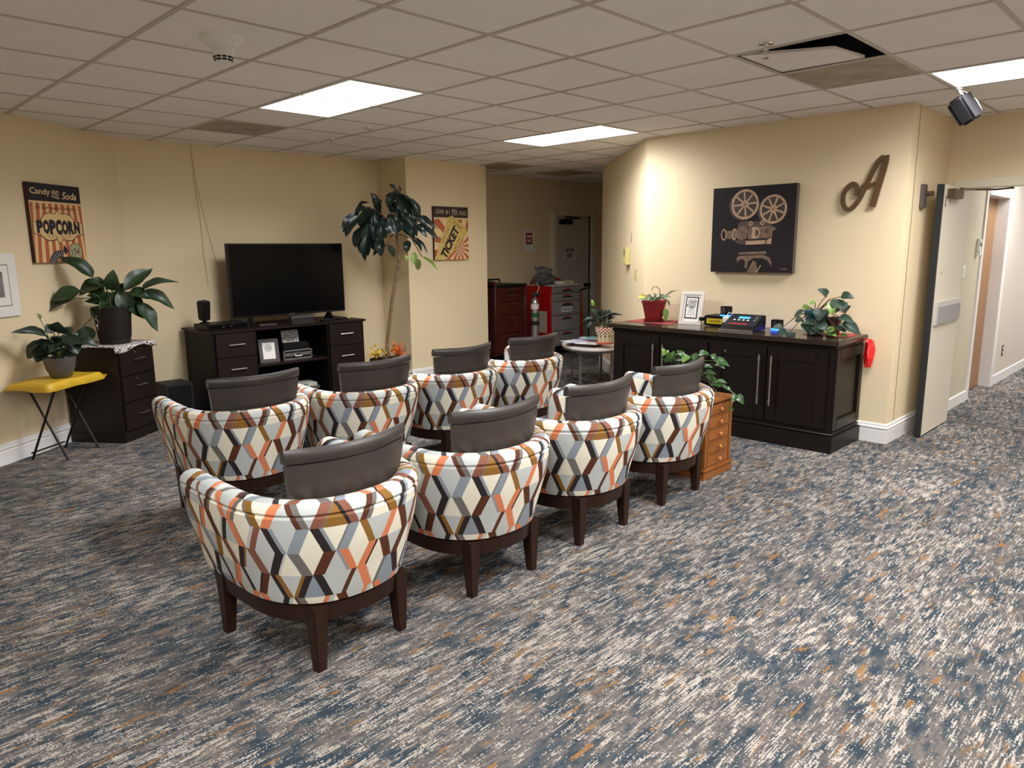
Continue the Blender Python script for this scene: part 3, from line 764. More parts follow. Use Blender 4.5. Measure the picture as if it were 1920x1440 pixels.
b.plate([q(.33, .83), q(.36, .805), q(.66, .795), q(.73, .825), q(.76, .88), q(.755, .93), q(.72, .87), q(.65, .83), q(.53, .835), q(.475, .88), q(.46, .96), q(.435, .94), q(.44, .87), q(.40, .84), q(.35, .87), q(.345, .90)], PD, PD+.0012)
b.plate([q(.52, .90), q(.545, .865), q(.575, .88), q(.585, .94), q(.60, 1), q(.49, 1), q(.50, .95)], PD, PD+.0012); b.build('tripod_head', SEPM, t)
b = MB()
for k in range(6):
    for bx, by, ex_, ey in ((.54, .87, .475, .99), (.63, .92, .59, .99)):
        X, Z = q(bx+(ex_-bx)*k/5, by+(ey-by)*k/5); b.plate(circ(X, Z, .0045, 6), PD, PD+.002)
b.build('chain_marks', TAN, t)
b = MB(); put(b, text('M. Cane', .1, .06, .012, shear=.4), *q(.90, .955), PD+.0012, .1); b.build('signature', SEP, t)
# wooden letter A
t = thing('letter_sign', 'brown wooden cursive letter A on the cream wall', 'wall letter', (5.95, 2.11, 1.99), -PI/2)
def stroke(pts, wd):
    """thick pen stroke as a plate outline"""
    P_ = [Vector(p) for p in pts]; L, R_ = [], []
    for k, p in enumerate(P_):
        dd = (P_[min(k+1, len(P_)-1)]-P_[max(k-1, 0)]).normalized(); n = Vector((-dd.y, dd.x)); ww = (wd[k] if isinstance(wd, list) else wd)/2
        L.append(tuple(p+n*ww)); R_.append(tuple(p-n*ww))
    return L+R_[::-1]
def spline(pts, n=6):
    P_ = [Vector(p) for p in pts]; out = []
    for k in range(len(P_)-1):
        p0, p1, p2, p3 = P_[max(k-1, 0)], P_[k], P_[k+1], P_[min(k+2, len(P_)-1)]
        for j in range(n):
            u = j/n; out.append(.5*((2*p1)+(p2-p0)*u+(2*p0-5*p1+4*p2-p3)*u*u+(3*p1-p0-3*p2+p3)*u**3))
    out.append(P_[-1]); return [tuple(v) for v in out]
def la(x, y): return ((x-640)*.000315, (700-y)*.000345)   # traced on the letter's own plane
main = spline([la(500, 930), la(530, 850), la(500, 720), la(410, 670), la(300, 740), la(215, 880), la(205, 1050), la(270, 1190), la(370, 1225), la(480, 1160), la(600, 1000), la(700, 780), la(800, 560), la(900, 340), la(990, 200), la(1080, 140)], 5)
nn = len(main); wl = [.022+.010*min(1, k/12) for k in range(nn)]
WOODA = wood('letter_brown_wood', (92, 66, 42), .5, .15)
m = MB()
def ribbon(m, pts, wd, d0, d1):
    P_ = [Vector(p) for p in pts]; i0 = len(m.v)
    for k, p in enumerate(P_):
        dd = (P_[min(k+1, len(P_)-1)]-P_[max(k-1, 0)]).normalized(); n = Vector((-dd.y, dd.x)); ww = (wd[k] if isinstance(wd, list) else wd)/2
        a, b_ = p+n*ww, p-n*ww
        m.v += [(a.x, -d0, a.y), (a.x, -d1, a.y), (b_.x, -d1, b_.y), (b_.x, -d0, b_.y)]
    for k in range(len(P_)-1):
        for e in range(4): m.f.append((i0+4*k+e, i0+4*k+(e+1) % 4, i0+4*k+4+(e+1) % 4, i0+4*k+4+e))
    m.f += [(i0, i0+1, i0+2, i0+3), (i0+4*len(P_)-1, i0+4*len(P_)-2, i0+4*len(P_)-3, i0+4*len(P_)-4)]
ribbon(m, main, wl, .012, .030)
m.build('looped_stroke', WOODA, t)
m = MB(); ribbon(m, spline([la(1120, 120), la(1125, 220), la(1090, 420), la(1010, 760), la(910, 1190)], 4), .043, .012, .031); m.build('down_stroke', WOODA, t)
m = MB(); ribbon(m, spline([la(615, 760), la(700, 735), la(860, 710), la(980, 700)], 3), .026, .012, .0295); m.build('cross_stroke', WOODA, t)
m = MB().cyl((.02, 0, .0), (.02, -.013, 0), .008).cyl((.12, 0, .05), (.12, -.013, .05), .008).build('wall_spacer', WOODA, t)
# framed photograph cut by the left edge
x0 = 1.02; px, py = lw(x0)
t = thing('picture_frame', 'white framed picture at the left edge of the wall', 'picture', (px, py, 1.305), aL)
MB().box(-.28, .28, -.022, 0, -.23, .23).build('frame', TRIM, t, bevel=.004)
MB().box(-.24, .235, -.024, -.022, -.19, .19).build('mat_board', PAPER, t)
fr = MB().box(-.205, .20, -.0246, -.024, -.15, .15).build('inner_line', BLACK, t); MB().box(-.20, .195, -.0252, -.024, -.145, .145).build('inner_mat', PAPER, t)
MB().box(-.15, .145, -.0258, -.024, -.085, .10).build('photograph', mat('photo_grey', (112, 108, 106), .5, var=.6, vscale=9), t)

# ------------------------------------------------------------------ wall devices
aD = math.atan2(-1.73, -1.56)
def dw(s): return (5.95+1.56*s, 4.1+1.73*s)
t = thing('intercom_panel', 'beige intercom panel with push buttons on the angled wall', 'intercom', (*dw(.30), 1.445), aD)
IVO = mat('aged_ivory_plastic', (206, 196, 132), .45)
MB().box(-.075, .075, -.05, 0, -.09, .09).build('housing', IVO, t, bevel=.006)
MB().box(-.10, -.078, -.02, 0, -.085, .085).build('side_grille', IVO, t, bevel=.002)
for z in (.055, .022, -.035, -.062):
    for x in (-.022, .028): MB().cyl((x, -.05, z), (x, -.054, z), .009, n=12).build('button', DGREY if z > 0 else IVO, t)
t = sign('label_strip', 'dark label strip on white backing above the intercom panel', 'label', (*dw(.245), 1.635), aD, .035, .125, PAPER, [], BLACK, patch=(-.011, .011, -.052, .052, INK))
t = thing('wall_switch', 'cream light switch below the intercom panel', 'light switch', (*dw(.15), 1.262), aD)
MB().box(-.035, .035, -.006, 0, -.058, .058).build('plate', IVO, t, bevel=.002); MB().box(-.006, .006, -.016, -.006, -.012, .012).build('toggle', IVO, t)
for nm, lb, cat, x, z, w_, h_ in (('light_switch', 'white rocker switch on the corridor wall beside the open door', 'light switch', 7.65, 1.288, .075, .118),):
    t = thing(nm, lb, cat, (x, 1.78, z), 0); MB().box(-w_/2, w_/2, -.007, 0, -h_/2, h_/2).build('plate', WHITEP, t, bevel=.002); MB().box(-.017, .017, -.014, -.007, -.033, .033).build('rocker', WHITEP, t)
t = thing('keypad', 'white wall keypad beside the wooden corridor door', 'keypad', (8.06, 1.78, 1.52), 0)
MB().box(-.035, .035, -.03, 0, -.06, .07).build('body', WHITEP, t, bevel=.008); MB().box(-.02, .02, -.032, -.03, -.005, .03).build('display', DGREY, t); MB().box(-.028, .028, -.035, -.0, -.085, -.055).build('cover', WHITEP, t)
t = thing('power_outlet', 'brown power outlet low on the far corridor wall', 'outlet', (9.67, 1.78, .35), 0)
MB().box(-.04, .04, -.006, 0, -.06, .06).build('plate', mat('brown_bakelite', (70, 54, 46), .4), t, bevel=.002)
for z in (-.025, .025): MB().cyl((0, -.006, z), (0, -.009, z), .016).build('socket', WHITEP, t)
# cables on the television wall
t = thing('wall_cables', 'two thin cables running from ceiling down behind the television', 'cable', (2.98, 7.23, 0), 0)
MB().tube([(-.035, 0, 2.54), (-.03, -.003, 2.2), (-.005, -.004, 1.85), (.0, -.004, 1.5), (.02, -.004, 1.2)], .0035, 5).build('cable', mat('tan_cable', (216, 196, 152), .5), t)
MB().tube([(-.035, 0, 2.54), (-.02, -.003, 2.25), (.03, -.004, 1.9), (.085, -.004, 1.6), (.14, -.004, 1.3)], .003, 5).build('cable', MATS['tan_cable'], t)

# ------------------------------------------------------------------ ceiling devices
t = thing('smoke_detector', 'off white smoke detector on the ceiling tile', 'smoke detector', (1.66, 3.60, CZ+.005), 0)
MB().lathe([(.06, -.052), (.07, -.048), (.074, -.034), (.098, -.02), (.104, 0)], 28).build('base', WHITEP, t, smooth=True)
MB().lathe([(.030, -.118), (.036, -.114), (.058, -.05), (.06, -.048)], 28).build('sensor_dome', WHITEP, t, smooth=True)
for z, r in ((-.106, .0388), (-.094, .043)):
    for k in range(10):
        a = k*PI/5; mm = MB().box(-.0095, .0095, -.002, .002, -.004, .004).build('sensor_slot', BLACK, t)
        mm.location = (r*math.cos(a), r*math.sin(a), z); mm.rotation_euler = (0, 0, a+PI/2)
def sprinkler(x, y, lb):
    t = thing('sprinkler', lb, 'sprinkler', (x, y, CZ+.004), 0, 'ceiling sprinklers')
    MB().lathe([(.012, -.008), (.036, -.006), (.038, 0)], 20).build('escutcheon', CHROME, t, smooth=True)
    MB().cyl((0, 0, 0), (0, 0, -.03), .011).cyl((0, 0, -.03), (0, 0, -.04), .014, .014, 6).build('body', CHROME, t, smooth=True)
    MB().tube([(-.011, 0, -.035), (-.014, 0, -.052), (-.004, 0, -.068)], .003).tube([(.011, 0, -.035), (.014, 0, -.052), (.004, 0, -.068)], .003).build('yoke', CHROME, t)
    MB().lathe([(.016, -.071), (.016, -.068)], 16).build('deflector', CHROME, t)
sprinkler(3.66, 5.33, 'chrome sprinkler below the lit panel near the television'); sprinkler(3.70, 1.84, 'chrome sprinkler beside the displaced ceiling tile')
sprinkler(7.58, 6.70, 'sprinkler between the two hallway ceiling vents'); sprinkler(3.75, 6.05, 'small sprinkler near the television wall ceiling')
# hanging loudspeaker
t = thing('ceiling_speaker', 'black loudspeaker hanging tilted from the ceiling by the doors', 'speaker', (5.60, 1.42, CZ), 0)
sp_ = MB().taper((0, 0, .055, .075), (0, 0, .075, .095), -.15, .15)
Ms = Matrix.Translation((.03, .0, -.12)) @ Matrix.Rotation(math.radians(45), 4, 'Z') @ Matrix.Rotation(math.radians(38), 4, 'Y')
c = MB().box(-.092, .092, -.05, .05, -.062, .062).build('cabinet', mat('speaker_black', (22, 21, 24), .6, spec=.2), t, bevel=.016, seg=3)
def axes(loc, X, Y):
    X = Vector(X).normalized(); Y = Vector(Y); Y = (Y-X*Y.dot(X)).normalized(); Z = X.cross(Y)
    return Matrix(((X.x, Y.x, Z.x, loc[0]), (X.y, Y.y, Z.y, loc[1]), (X.z, Y.z, Z.z, loc[2]), (0, 0, 0, 1)))
_cd, _rr, _uz = Vector((-.96, -.25, -.13)), Vector((.25, -.97, 0)), Vector((0, 0, 1))
_n1 = (_cd*.95-_rr*.42-_uz*.25).normalized(); _n2 = (_rr*.75+_uz*.5+_cd*.25); _n2 = (_n2-_n1*_n2.dot(_n1)).normalized()
SPM = axes((.045, -.02, -.135), _n2.cross(_n1), _n2)
c.matrix_local = SPM
bk_ = MB().box(-.08, .08, .050, .056, -.056, .056).build('back_plate', mat('speaker_back', (40, 39, 42), .7, spec=.15), t); bk_.matrix_local = SPM
gr_ = MB().box(-.078, .078, -.056, -.050, -.056, .056).build('grille', BLKM, t, bevel=.003); gr_.matrix_local = SPM
MB().cyl((.02, .02, 0), (.02, .02, -.012), .03, .02).tube([(.02, .02, -.01), (.03, .0, -.04), (.03, -.01, -.07)], .008).build('bracket', WHITEP, t, smooth=True)
MB().tube([(.02, .02, -.01), (.07, -.02, -.03), (.11, -.07, -.08), (.115, -.10, -.14), (.10, -.10, -.165)], .004).build('cable', WHITEP, t)

# ------------------------------------------------------------------ television stand and what it carries
SY = 6.55
t = thing('tv_stand', 'espresso television stand with drawers and open middle shelves', 'tv stand', (2.71, SY, 0), 0)
w0, dp, TZ = 1.62, .64, .815
top = [(-.03, -.02), (w0+.03, -.02), (w0+.03, dp), (-.03, dp)]
MB().prism(top, TZ-.022, TZ).build('top', ESP, t, bevel=.006)
body = MB(); body.box(0, .02, 0, dp, 0, TZ-.022).box(w0-.02, w0, 0, dp, 0, TZ-.022).box(.40, .42, 0, dp, .05, TZ-.022).box(1.18, 1.20, 0, dp, .05, TZ-.022).box(.02, w0-.02, dp-.02, dp, .05, TZ-.022)
body.box(.02, w0-.02, .01, dp-.02, .05, .07).box(.02, w0-.02, .03, .05, 0, .05)
body.build('carcass', ESPD, t)
MB().box(.42, 1.18, .015, dp-.02, .435, .457).build('shelf', ESP, t, bevel=.002)
for x0 in (.022, 1.202):
    for z0, z1 in ((.565, .788), (.335, .560), (.08, .330)):
        dr = MB().box(x0, x0+(.376 if x0 < 1 else .396), -.018, .0, z0, z1).build('drawer', ESP, t, bevel=.003)
        xm = x0+.19; zz = (z0+z1)/2+.006
        MB().tube([(xm-.06, -.018, zz), (xm-.06, -.04, zz), (xm+.06, -.04, zz), (xm+.06, -.018, zz)], .005, 8).cyl((xm-.075, -.04, zz), (xm+.075, -.04, zz), .006, n=8).build('handle', STEEL, dr, smooth=True)
# television
t = thing('television', 'large black flat screen television on the espresso stand', 'television', (3.672, 6.86, TZ), 0)
MB().box(-.632, .632, -.02, .03, .075, .795).build('cabinet', BLACK, t, bevel=.004)
MB().box(-.615, .615, -.022, -.02, .095, .78).build('screen', GLOSSB, t)
MB().box(-.03, .03, -.0225, -.02, .081, .087).build('logo', STEEL, t)
MB().box(-.3, .3, .03, .07, .12, .55).build('rear_housing', BLKM, t, bevel=.02)
for x in (-.44, .44):
    MB().taper((x, -.0, .012, .10), (x, 0, .012, .02), 0, .08).build('foot', BLACK, t, bevel=.003)
t = thing('disc_player', 'flat black disc player on the left of the television stand', 'disc player', (2.92, 6.80, TZ), .06)
MB().box(-.21, .21, -.12, .14, .004, .055).build('case', BLACK, t, bevel=.004); MB().box(-.19, .19, -.123, -.12, .012, .045).build('front_panel', GLOSSB, t); MB().box(-.06, -.04, -.124, -.12, .025, .03).box(.02, .035, -.124, -.12, .025, .03).build('indicator', STEEL, t)
t = thing('satellite_speaker', 'small black satellite speaker standing on the disc player', 'speaker', (2.78, 6.86, TZ+.055), .3)
MB().lathe([(.045, 0), (.045, .008), (.018, .016), (.014, .03)], 20).build('foot', BLACK, t, smooth=True)
sx_ = MB().taper((0, 0, .042, .04), (.0, .0, .048, .045), .03, .215).build('cabinet', BLACK, t, bevel=.01, seg=3); sx_.rotation_euler = (math.radians(8), math.radians(-5), 0)
t = thing('centre_speaker', 'low black speaker in front of the television', 'speaker', (3.69, 6.69, TZ), 0)
MB().taper((0, 0, .12, .05), (0, .012, .12, .036), 0, .07).build('cabinet', DGREY, t, bevel=.004); MB().box(-.11, .11, -.052, -.046, .008, .06).build('grille', BLKM, t)
for (x, y, rz, lb, mm) in ((3.98, 6.68, .15, 'black remote control in front of the television foot', BLACK), (4.18, 6.70, .1, 'black remote with pale green end by the television', BLACK), (3.33, 6.70, -.3, 'dark remote lying between player and centre speaker', DGREY)):
    t = thing('remote_control', lb, 'remote', (x, y, TZ), rz, 'remotes on the television stand'); MB().box(-.085, .085, -.022, .022, 0, .018).build('body', mm, t, bevel=.005)
    MB().box(-.06, .06, -.014, .014, .018, .0195).build('keys', DGREY, t)
    if 'green' in lb: MB().box(.04, .09, -.023, .023, .004, .021).build('end_cap', mat('pale_green_plastic', (170, 180, 96), .5), t, bevel=.004)
# things on its shelves
DKFR = mat('dark_frame_wood', (48, 34, 28), .35)
def easel_frame(name, label, loc, rz, w_, h_, lean, fm, border, inner, pic, cat='picture frame', pictext=None):
    t = thing(name, label, cat, loc, rz); R_ = Matrix.Rotation(math.radians(-lean), 4, 'X')
    parts = []
    f = MB().box(-w_/2, w_/2, 0, .018, h_-border, h_).box(-w_/2, w_/2, 0, .018, 0, border).box(-w_/2, -w_/2+border, 0, .018, border, h_-border).box(w_/2-border, w_/2, 0, .018, border, h_-border).build('frame', fm, t, bevel=.003); parts.append(f)
    parts.append(MB().box(-w_/2+border, w_/2-border, .008, .014, border, h_-border).build('picture', pic, t))
    s_ = MB().box(-.02, .02, .016, .020, 0, h_*.75).build('easel_back', BLKM, t); s_.location = (0, .02, h_*.02)
    for p_ in parts: p_.matrix_local = R_
    s_.matrix_local = Matrix.Translation((0, h_*.32, 0)) @ Matrix.Rotation(math.radians(lean*.6), 4, 'X')
    return t, R_
t, R_ = easel_frame('picture_frame', 'dark framed swirl drawing leaning on the television stand shelf', (3.30, 6.64, .458), -.25, .19, .235, 14, DKFR, .035, .01, PAPER)
dw_ = MB()
for k in range(6): dw_.annulus((.012*math.cos(k*1.05)-.003, .145+.014*math.sin(k*1.05)), .022+.002*(k % 3), .020+.002*(k % 3), -.0078, -.0072, 18)
dw_.build('swirl_drawing', BLACK, t).matrix_local = R_
t = thing('silver_case', 'small silver aluminium case with latch on the stand shelf', 'case', (3.61, 6.66, .458), 0)
ALU = mat('aluminium', (200, 198, 194), .3, .9)
MB().box(-.155, .155, 0, .22, 0, .045).box(-.155, .155, 0, .22, .05, .095).build('shell', BLACK, t, bevel=.004)
al = MB()
for z in (.0, .035, .052, .083): al.box(-.16, .16, -.004, .0, z, z+.012)
for x in (-.16, .148): al.box(x, x+.012, -.004, .01, 0, .095)
al.build('edge_trim', ALU, t)
MB().tube([(-.045, -.006, .062), (-.04, -.016, .035), (0, -.02, .028), (.04, -.016, .035), (.045, -.006, .062)], .006, 8).build('handle', STEEL, t, smooth=True); MB().box(-.018, .018, -.012, -.004, .035, .075).build('latch', CHROME, t)
t = thing('black_box', 'black lacquer box resting on the silver case', 'box', (3.61, 6.68, .553), 0)
MB().box(-.145, .145, 0, .16, 0, .05).build('body', BLACK, t, bevel=.003); MB().taper((0, .08, .148, .083), (0, .08, .12, .06), .05, .075).build('lid', BLACK, t, bevel=.003)
t, R_ = easel_frame('postcard', 'black and white floral postcard propped on the black box', (3.565, 6.70, .629), 0, .18, .12, 10, PAPER, .004, 0, mat('postcard_print', (150, 148, 146), .5, var=.9, vscale=42), 'postcard')
for k, (x, wd, dpt, h_, rgb, lb) in enumerate(((3.70, .24, .2, .03, (80, 94, 70), 'green covered book at the bottom of the stand book pile'), (3.69, .22, .19, .03, (92, 104, 74), 'book with green cover in the stand book pile'), (3.70, .23, .2, .028, (70, 74, 66), 'dark green book near the top of the stand book pile'), (3.685, .21, .19, .036, (176, 172, 164), 'pale book with large number on top of the stand book pile'))):
    t = thing('book', lb, 'book', (x, 6.72, [.072, .103, .134, .163][k]), [.05, -.06, .03, -.05][k], 'books piled on the lower stand shelf')
    MB().box(-wd/2, wd/2, -dpt/2, dpt/2, 0, h_).build('cover', mat('book_%d_cover' % (k+1), rgb, .5, var=.25, vscale=20), t, bevel=.001)
    MB().box(-wd/2+.004, wd/2+.0005, -dpt/2+.004, dpt/2-.004, .003, h_-.003).build('pages', PAPER, t)
    if k == 3: lt = MB(); put(lt, text('750', .1, .05, .022, offset=.001), -.02, .018, dpt/2+.001); lt.build('title', BLACK, t)

# ------------------------------------------------------------------ left corner: subwoofer, filing cabinet, folding table
t = thing('subwoofer', 'black subwoofer box on the floor between cabinet and stand', 'subwoofer', (2.47, 6.93, 0), 0)
MB().box(-.12, .12, -.14, .14, .01, .34).build('box', BLKM, t, bevel=.004); MB().box(-.10, .10, -.146, -.14, .03, .32).build('grille', BLACK, t)
for x in (-.09, .09):
    for y in (-.11, .11): MB().cyl((x, y, 0), (x, y, .011), .012).build('foot', BLACK, t)
MB().lathe([(.05, .338), (.05, .343), (.04, .344)], 20).build('port_ring', BLACK, t)
# filing cabinet, back to the angled wall
FC = (1.815, 6.285)
t = thing('filing_cabinet', 'dark espresso filing cabinet with three drawers in the corner', 'filing cabinet', (FC[0], FC[1], 0), aL)
fw, fd, fz = .47, .472, .785
FCM = wood('filing_cabinet_espresso', (22, 12, 10), .45, .1, (1, 1, .1), 30)
MB().box(.0, fw, .0, fd, .07, fz-.02).build('carcass', FCM, t, bevel=.003); MB().box(-.012, fw+.012, -.014, fd, 0, .08).build('plinth', FCM, t, bevel=.004); MB().box(-.012, fw+.012, -.014, fd, fz-.022, fz).build('top', FCM, t, bevel=.005)
for k, (z0, z1) in enumerate(((.545, .755), (.325, .535), (.09, .315))):
    dr = MB().box(.022, fw-.022, -.018, 0, z0, z1).build('drawer', FCM, t, bevel=.005); zz = z0+.125
    MB().cyl((fw/2-.065, -.045, zz), (fw/2+.065, -.045, zz), .005, n=8).cyl((fw/2-.05, -.018, zz), (fw/2-.05, -.045, zz), .004, n=8).cyl((fw/2+.05, -.018, zz), (fw/2+.05, -.045, zz), .004, n=8).build('handle', STEEL, dr, smooth=True)
    if k < 2: MB().cyl((fw/2-.02, -.018, z1-.035), (fw/2-.02, -.024, z1-.035), .008, n=12).build('lock', CHROME, dr)
# patterned cloth over its top, hanging a little over the front
cl = MB(); nx, ny = 16, 12
for a in range(nx+1):
    for b in range(ny+1):
        u, v = a/nx, b/ny; x = -.03+u*(fw+.05); y = -.05+v*.44
        z = fz+.004
        if y < -.018: z -= (.032+.022*math.sin(u*7+.6))*min(1, (-.018-y)/.03)
        if x > fw+.012: z -= .0
        cl.v.append((x, max(y, -.026), z+.0015*math.sin(9*u+5*v)))
for a in range(nx):
    for b in range(ny): i = a*(ny+1)+b; cl.f.append((i, i+ny+1, i+ny+2, i+1))
o = cl.build('patterned_cloth', pattern_mat('floral_cloth_print', 'blot', (216, 208, 204), (38, 34, 38), (58, .53), .85), smooth=True, recalc=False)
o.location = (FC[0], FC[1], 0); o.rotation_euler = (0, 0, aL)
sol = o.modifiers.new('thick', 'SOLIDIFY'); sol.thickness = .003; sol.offset = 1
tag(o, 'black and white floral cloth on top of the filing cabinet', 'cloth')
# folding tray table with yellow cover
FT = (1.09, 6.36)
t = thing('folding_table', 'yellow topped folding tray table with crossed black legs', 'folding table', (1.395, 6.29, 0), aL)
YEL = mat('yellow_vinyl', (206, 166, 38), .45, var=.08, vscale=12)
tp = MB(); nx, ny = 14, 10; hw, hd = .31, .185
for a in range(nx+1):
    for b in range(ny+1):
        u, v = -1+2*a/nx, -1+2*b/ny
        e = max(abs(u), abs(v)); dr_ = 0 if e < .92 else (.055 if abs(u) < .97 or v < 0 else .045)*((e-.92)/.08)
        if v > .9 and abs(u) < .92: dr_ *= .4
        if u > .9: dr_ *= .45
        tp.v.append((u*hw, v*hd, .602-dr_+.002*math.sin(6*u+4*v)))
for a in range(nx):
    for b in range(ny): i = a*(ny+1)+b; tp.f.append((i, i+ny+1, i+ny+2, i+1))
o = tp.build('cover', YEL, t, smooth=True, recalc=False); sol = o.modifiers.new('thick', 'SOLIDIFY'); sol.thickness = .004; sol.offset = -1
MB().box(-.25, .25, -.14, .14, .575, .592).build('tabletop', mat('table_board', (120, 96, 60), .6), t)
LEGB = mat('black_tube', (34, 30, 30), .35, .5)
for x in (-.165, .165):
    for s_ in (-1, 1): MB().tube([(x+.012*s_, -.14*s_, .0), (x+.012*s_, .10*s_, .50), (x+.012*s_, .145*s_, .578)], .009, 8).build('leg', LEGB, t, smooth=True)
MB().tube([(-.177, .14, .05), (.153, .14, .05)], .007, 6).build('crossbar', LEGB, t)

# ------------------------------------------------------------------ plants
def leaf_mesh(name, kind, m, curl=.5, fold=.18, n=9):
    """unit leaf along +y (length 1, width 1), normal +z, tip curling down"""
    mb = MB(); ys = []
    y = z = 0.0
    for k in range(n+1):
        u = k/n
        if kind == 'oval': wd = math.sin(PI*min(1, u*.97+.015))**.75*.5
        elif kind == 'lance': wd = (math.sin(PI*u**.8)**.9)*.5
        elif kind == 'heart': wd = .5*(math.sin(PI*u**.62)**.8)
        else: wd = .5*(math.sin(PI*u**.7)**.7)
        if k in (0, n): wd = .012
        a = curl*(u**1.3)
        if k: y += math.cos(a)/n; z -= math.sin(a)/n
        wv = .02*math.sin(u*14)
        for s_ in (-1, -.5, 0, .5, 1): mb.v.append((s_*wd, y, z+abs(s_)*fold*wd+(wv*abs(s_))))
    for k in range(n):
        for q_ in range(4): i = k*5+q_; mb.f.append((i, i+1, i+6, i+5))
    L = math.hypot(y, z); ang = math.atan2(z, y)
    R_ = Matrix.Rotation(-ang, 3, 'X')          # chord along +y
    mb.v = [tuple((R_ @ Vector(v))/L) if False else ((R_ @ Vector(v)).x, (R_ @ Vector(v)).y/L, (R_ @ Vector(v)).z/L) for v in mb.v]
    me = bpy.data.meshes.new(name); me.from_pydata(mb.v, [], mb.f)
    for p_ in me.polygons: p_.use_smooth = True
    me.materials.append(m); return me
def leafmat(name, rgb, rough=.35, vein=1.25, spec=.5):
    m = bpy.data.materials.new(name); m.use_nodes = True; g = NT(m); b = m.node_tree.nodes['Principled BSDF']
    b.inputs['Roughness'].default_value = rough; b.inputs['Specular IOR Level'].default_value = spec
    tc = g.n('ShaderNodeTexCoord'); sep = g.n('ShaderNodeSeparateXYZ'); g.link(tc.outputs['Object'], sep.inputs[0])
    ax = g.m('ABSOLUTE', sep.outputs[0]); mid = g.m('LESS_THAN', ax, .018)
    sv = g.m('FRACT', g.m('SUBTRACT', g.m('MULTIPLY', sep.outputs[1], 11.0), g.m('MULTIPLY', ax, 6.0))); side = g.m('MULTIPLY', g.m('LESS_THAN', sv, .14), .45)
    f = g.m('MAXIMUM', mid, side); c = lin(rgb); c2 = tuple(min(1, x*vein+.012) for x in c[:3])+(1,)
    oi = g.n('ShaderNodeObjectInfo'); var = g.m('ADD', .75, g.m('MULTIPLY', oi.outputs['Random'], .5))
    hs = g.n('ShaderNodeHueSaturation'); g.link(var, hs.inputs['Value']); g.link(g.mix(f, c, c2), hs.inputs['Color'])
    g.link(hs.outputs[0], b.inputs['Base Color'])
    b.inputs['Subsurface Weight'].default_value = 0
    return m
LILY = leafmat('lily_leaf', (36, 58, 32), .4, 1.6); LILYD = leafmat('lily_leaf_deep', (32, 48, 36), .4, 1.5); RUB = leafmat('rubber_leaf', (26, 46, 40), .28, 1.7); LIGHTG = leafmat('young_leaf', (124, 142, 62), .4, 1.3)
IVY = leafmat('ivy_leaf', (40, 60, 46), .5, 1.4, .35); POTH = leafmat('pothos_leaf', (54, 90, 44), .33, 1.4); POTHL = leafmat('pothos_young_leaf', (112, 148, 62), .35, 1.3); SILV = leafmat('silver_leaf', (112, 128, 96), .45, 1.2); YELL = leafmat('yellow_leaf', (196, 184, 52), .45, 1.1)
STEMG = mat('green_stem', (70, 86, 44), .5); STEMB = mat('brown_stem', (92, 66, 46), .6)
LM = {}
for nm, kd, mm in (('lily', 'lance', LILY), ('lilyd', 'lance', LILYD), ('rub', 'oval', RUB), ('rubl', 'oval', LIGHTG), ('ivy', 'heart', IVY), ('ivyl', 'heart', POTHL), ('poth', 'heart', POTH), ('pothl', 'heart', POTHL), ('silv', 'lance', SILV), ('yell', 'oval', YELL), ('tab', 'lance', LILYD)):
    LM[nm] = [leaf_mesh(nm+'_leaf', kd, mm, cu, fo) for cu, fo in ((.35, .25), (.8, .3), (1.2, .2))]
RND = random.Random(11)
def leaf(parent, p0, p1, width, sp, up=None, cv=None):
    p0, p1 = Vector(p0), Vector(p1); Y = p1-p0; L = Y.length; Y.normalize()
    if up is None:   # show the blade towards the room (local -y) and up
        up = Vector((RND.uniform(-.25, .25), -.75+RND.uniform(-.2, .25), .75))
    Z = up-Y*up.dot(Y); Z.normalize(); X = Y.cross(Z)
    me = LM[sp][RND.randrange(3) if cv is None else cv]
    o = link('leaf', me, parent)
    o.matrix_local = Matrix(((X.x*width, Y.x*L, Z.x*L, p0.x), (X.y*width, Y.y*L, Z.y*L, p0.y), (X.z*width, Y.z*L, Z.z*L, p0.z), (0, 0, 0, 1)))
    return o
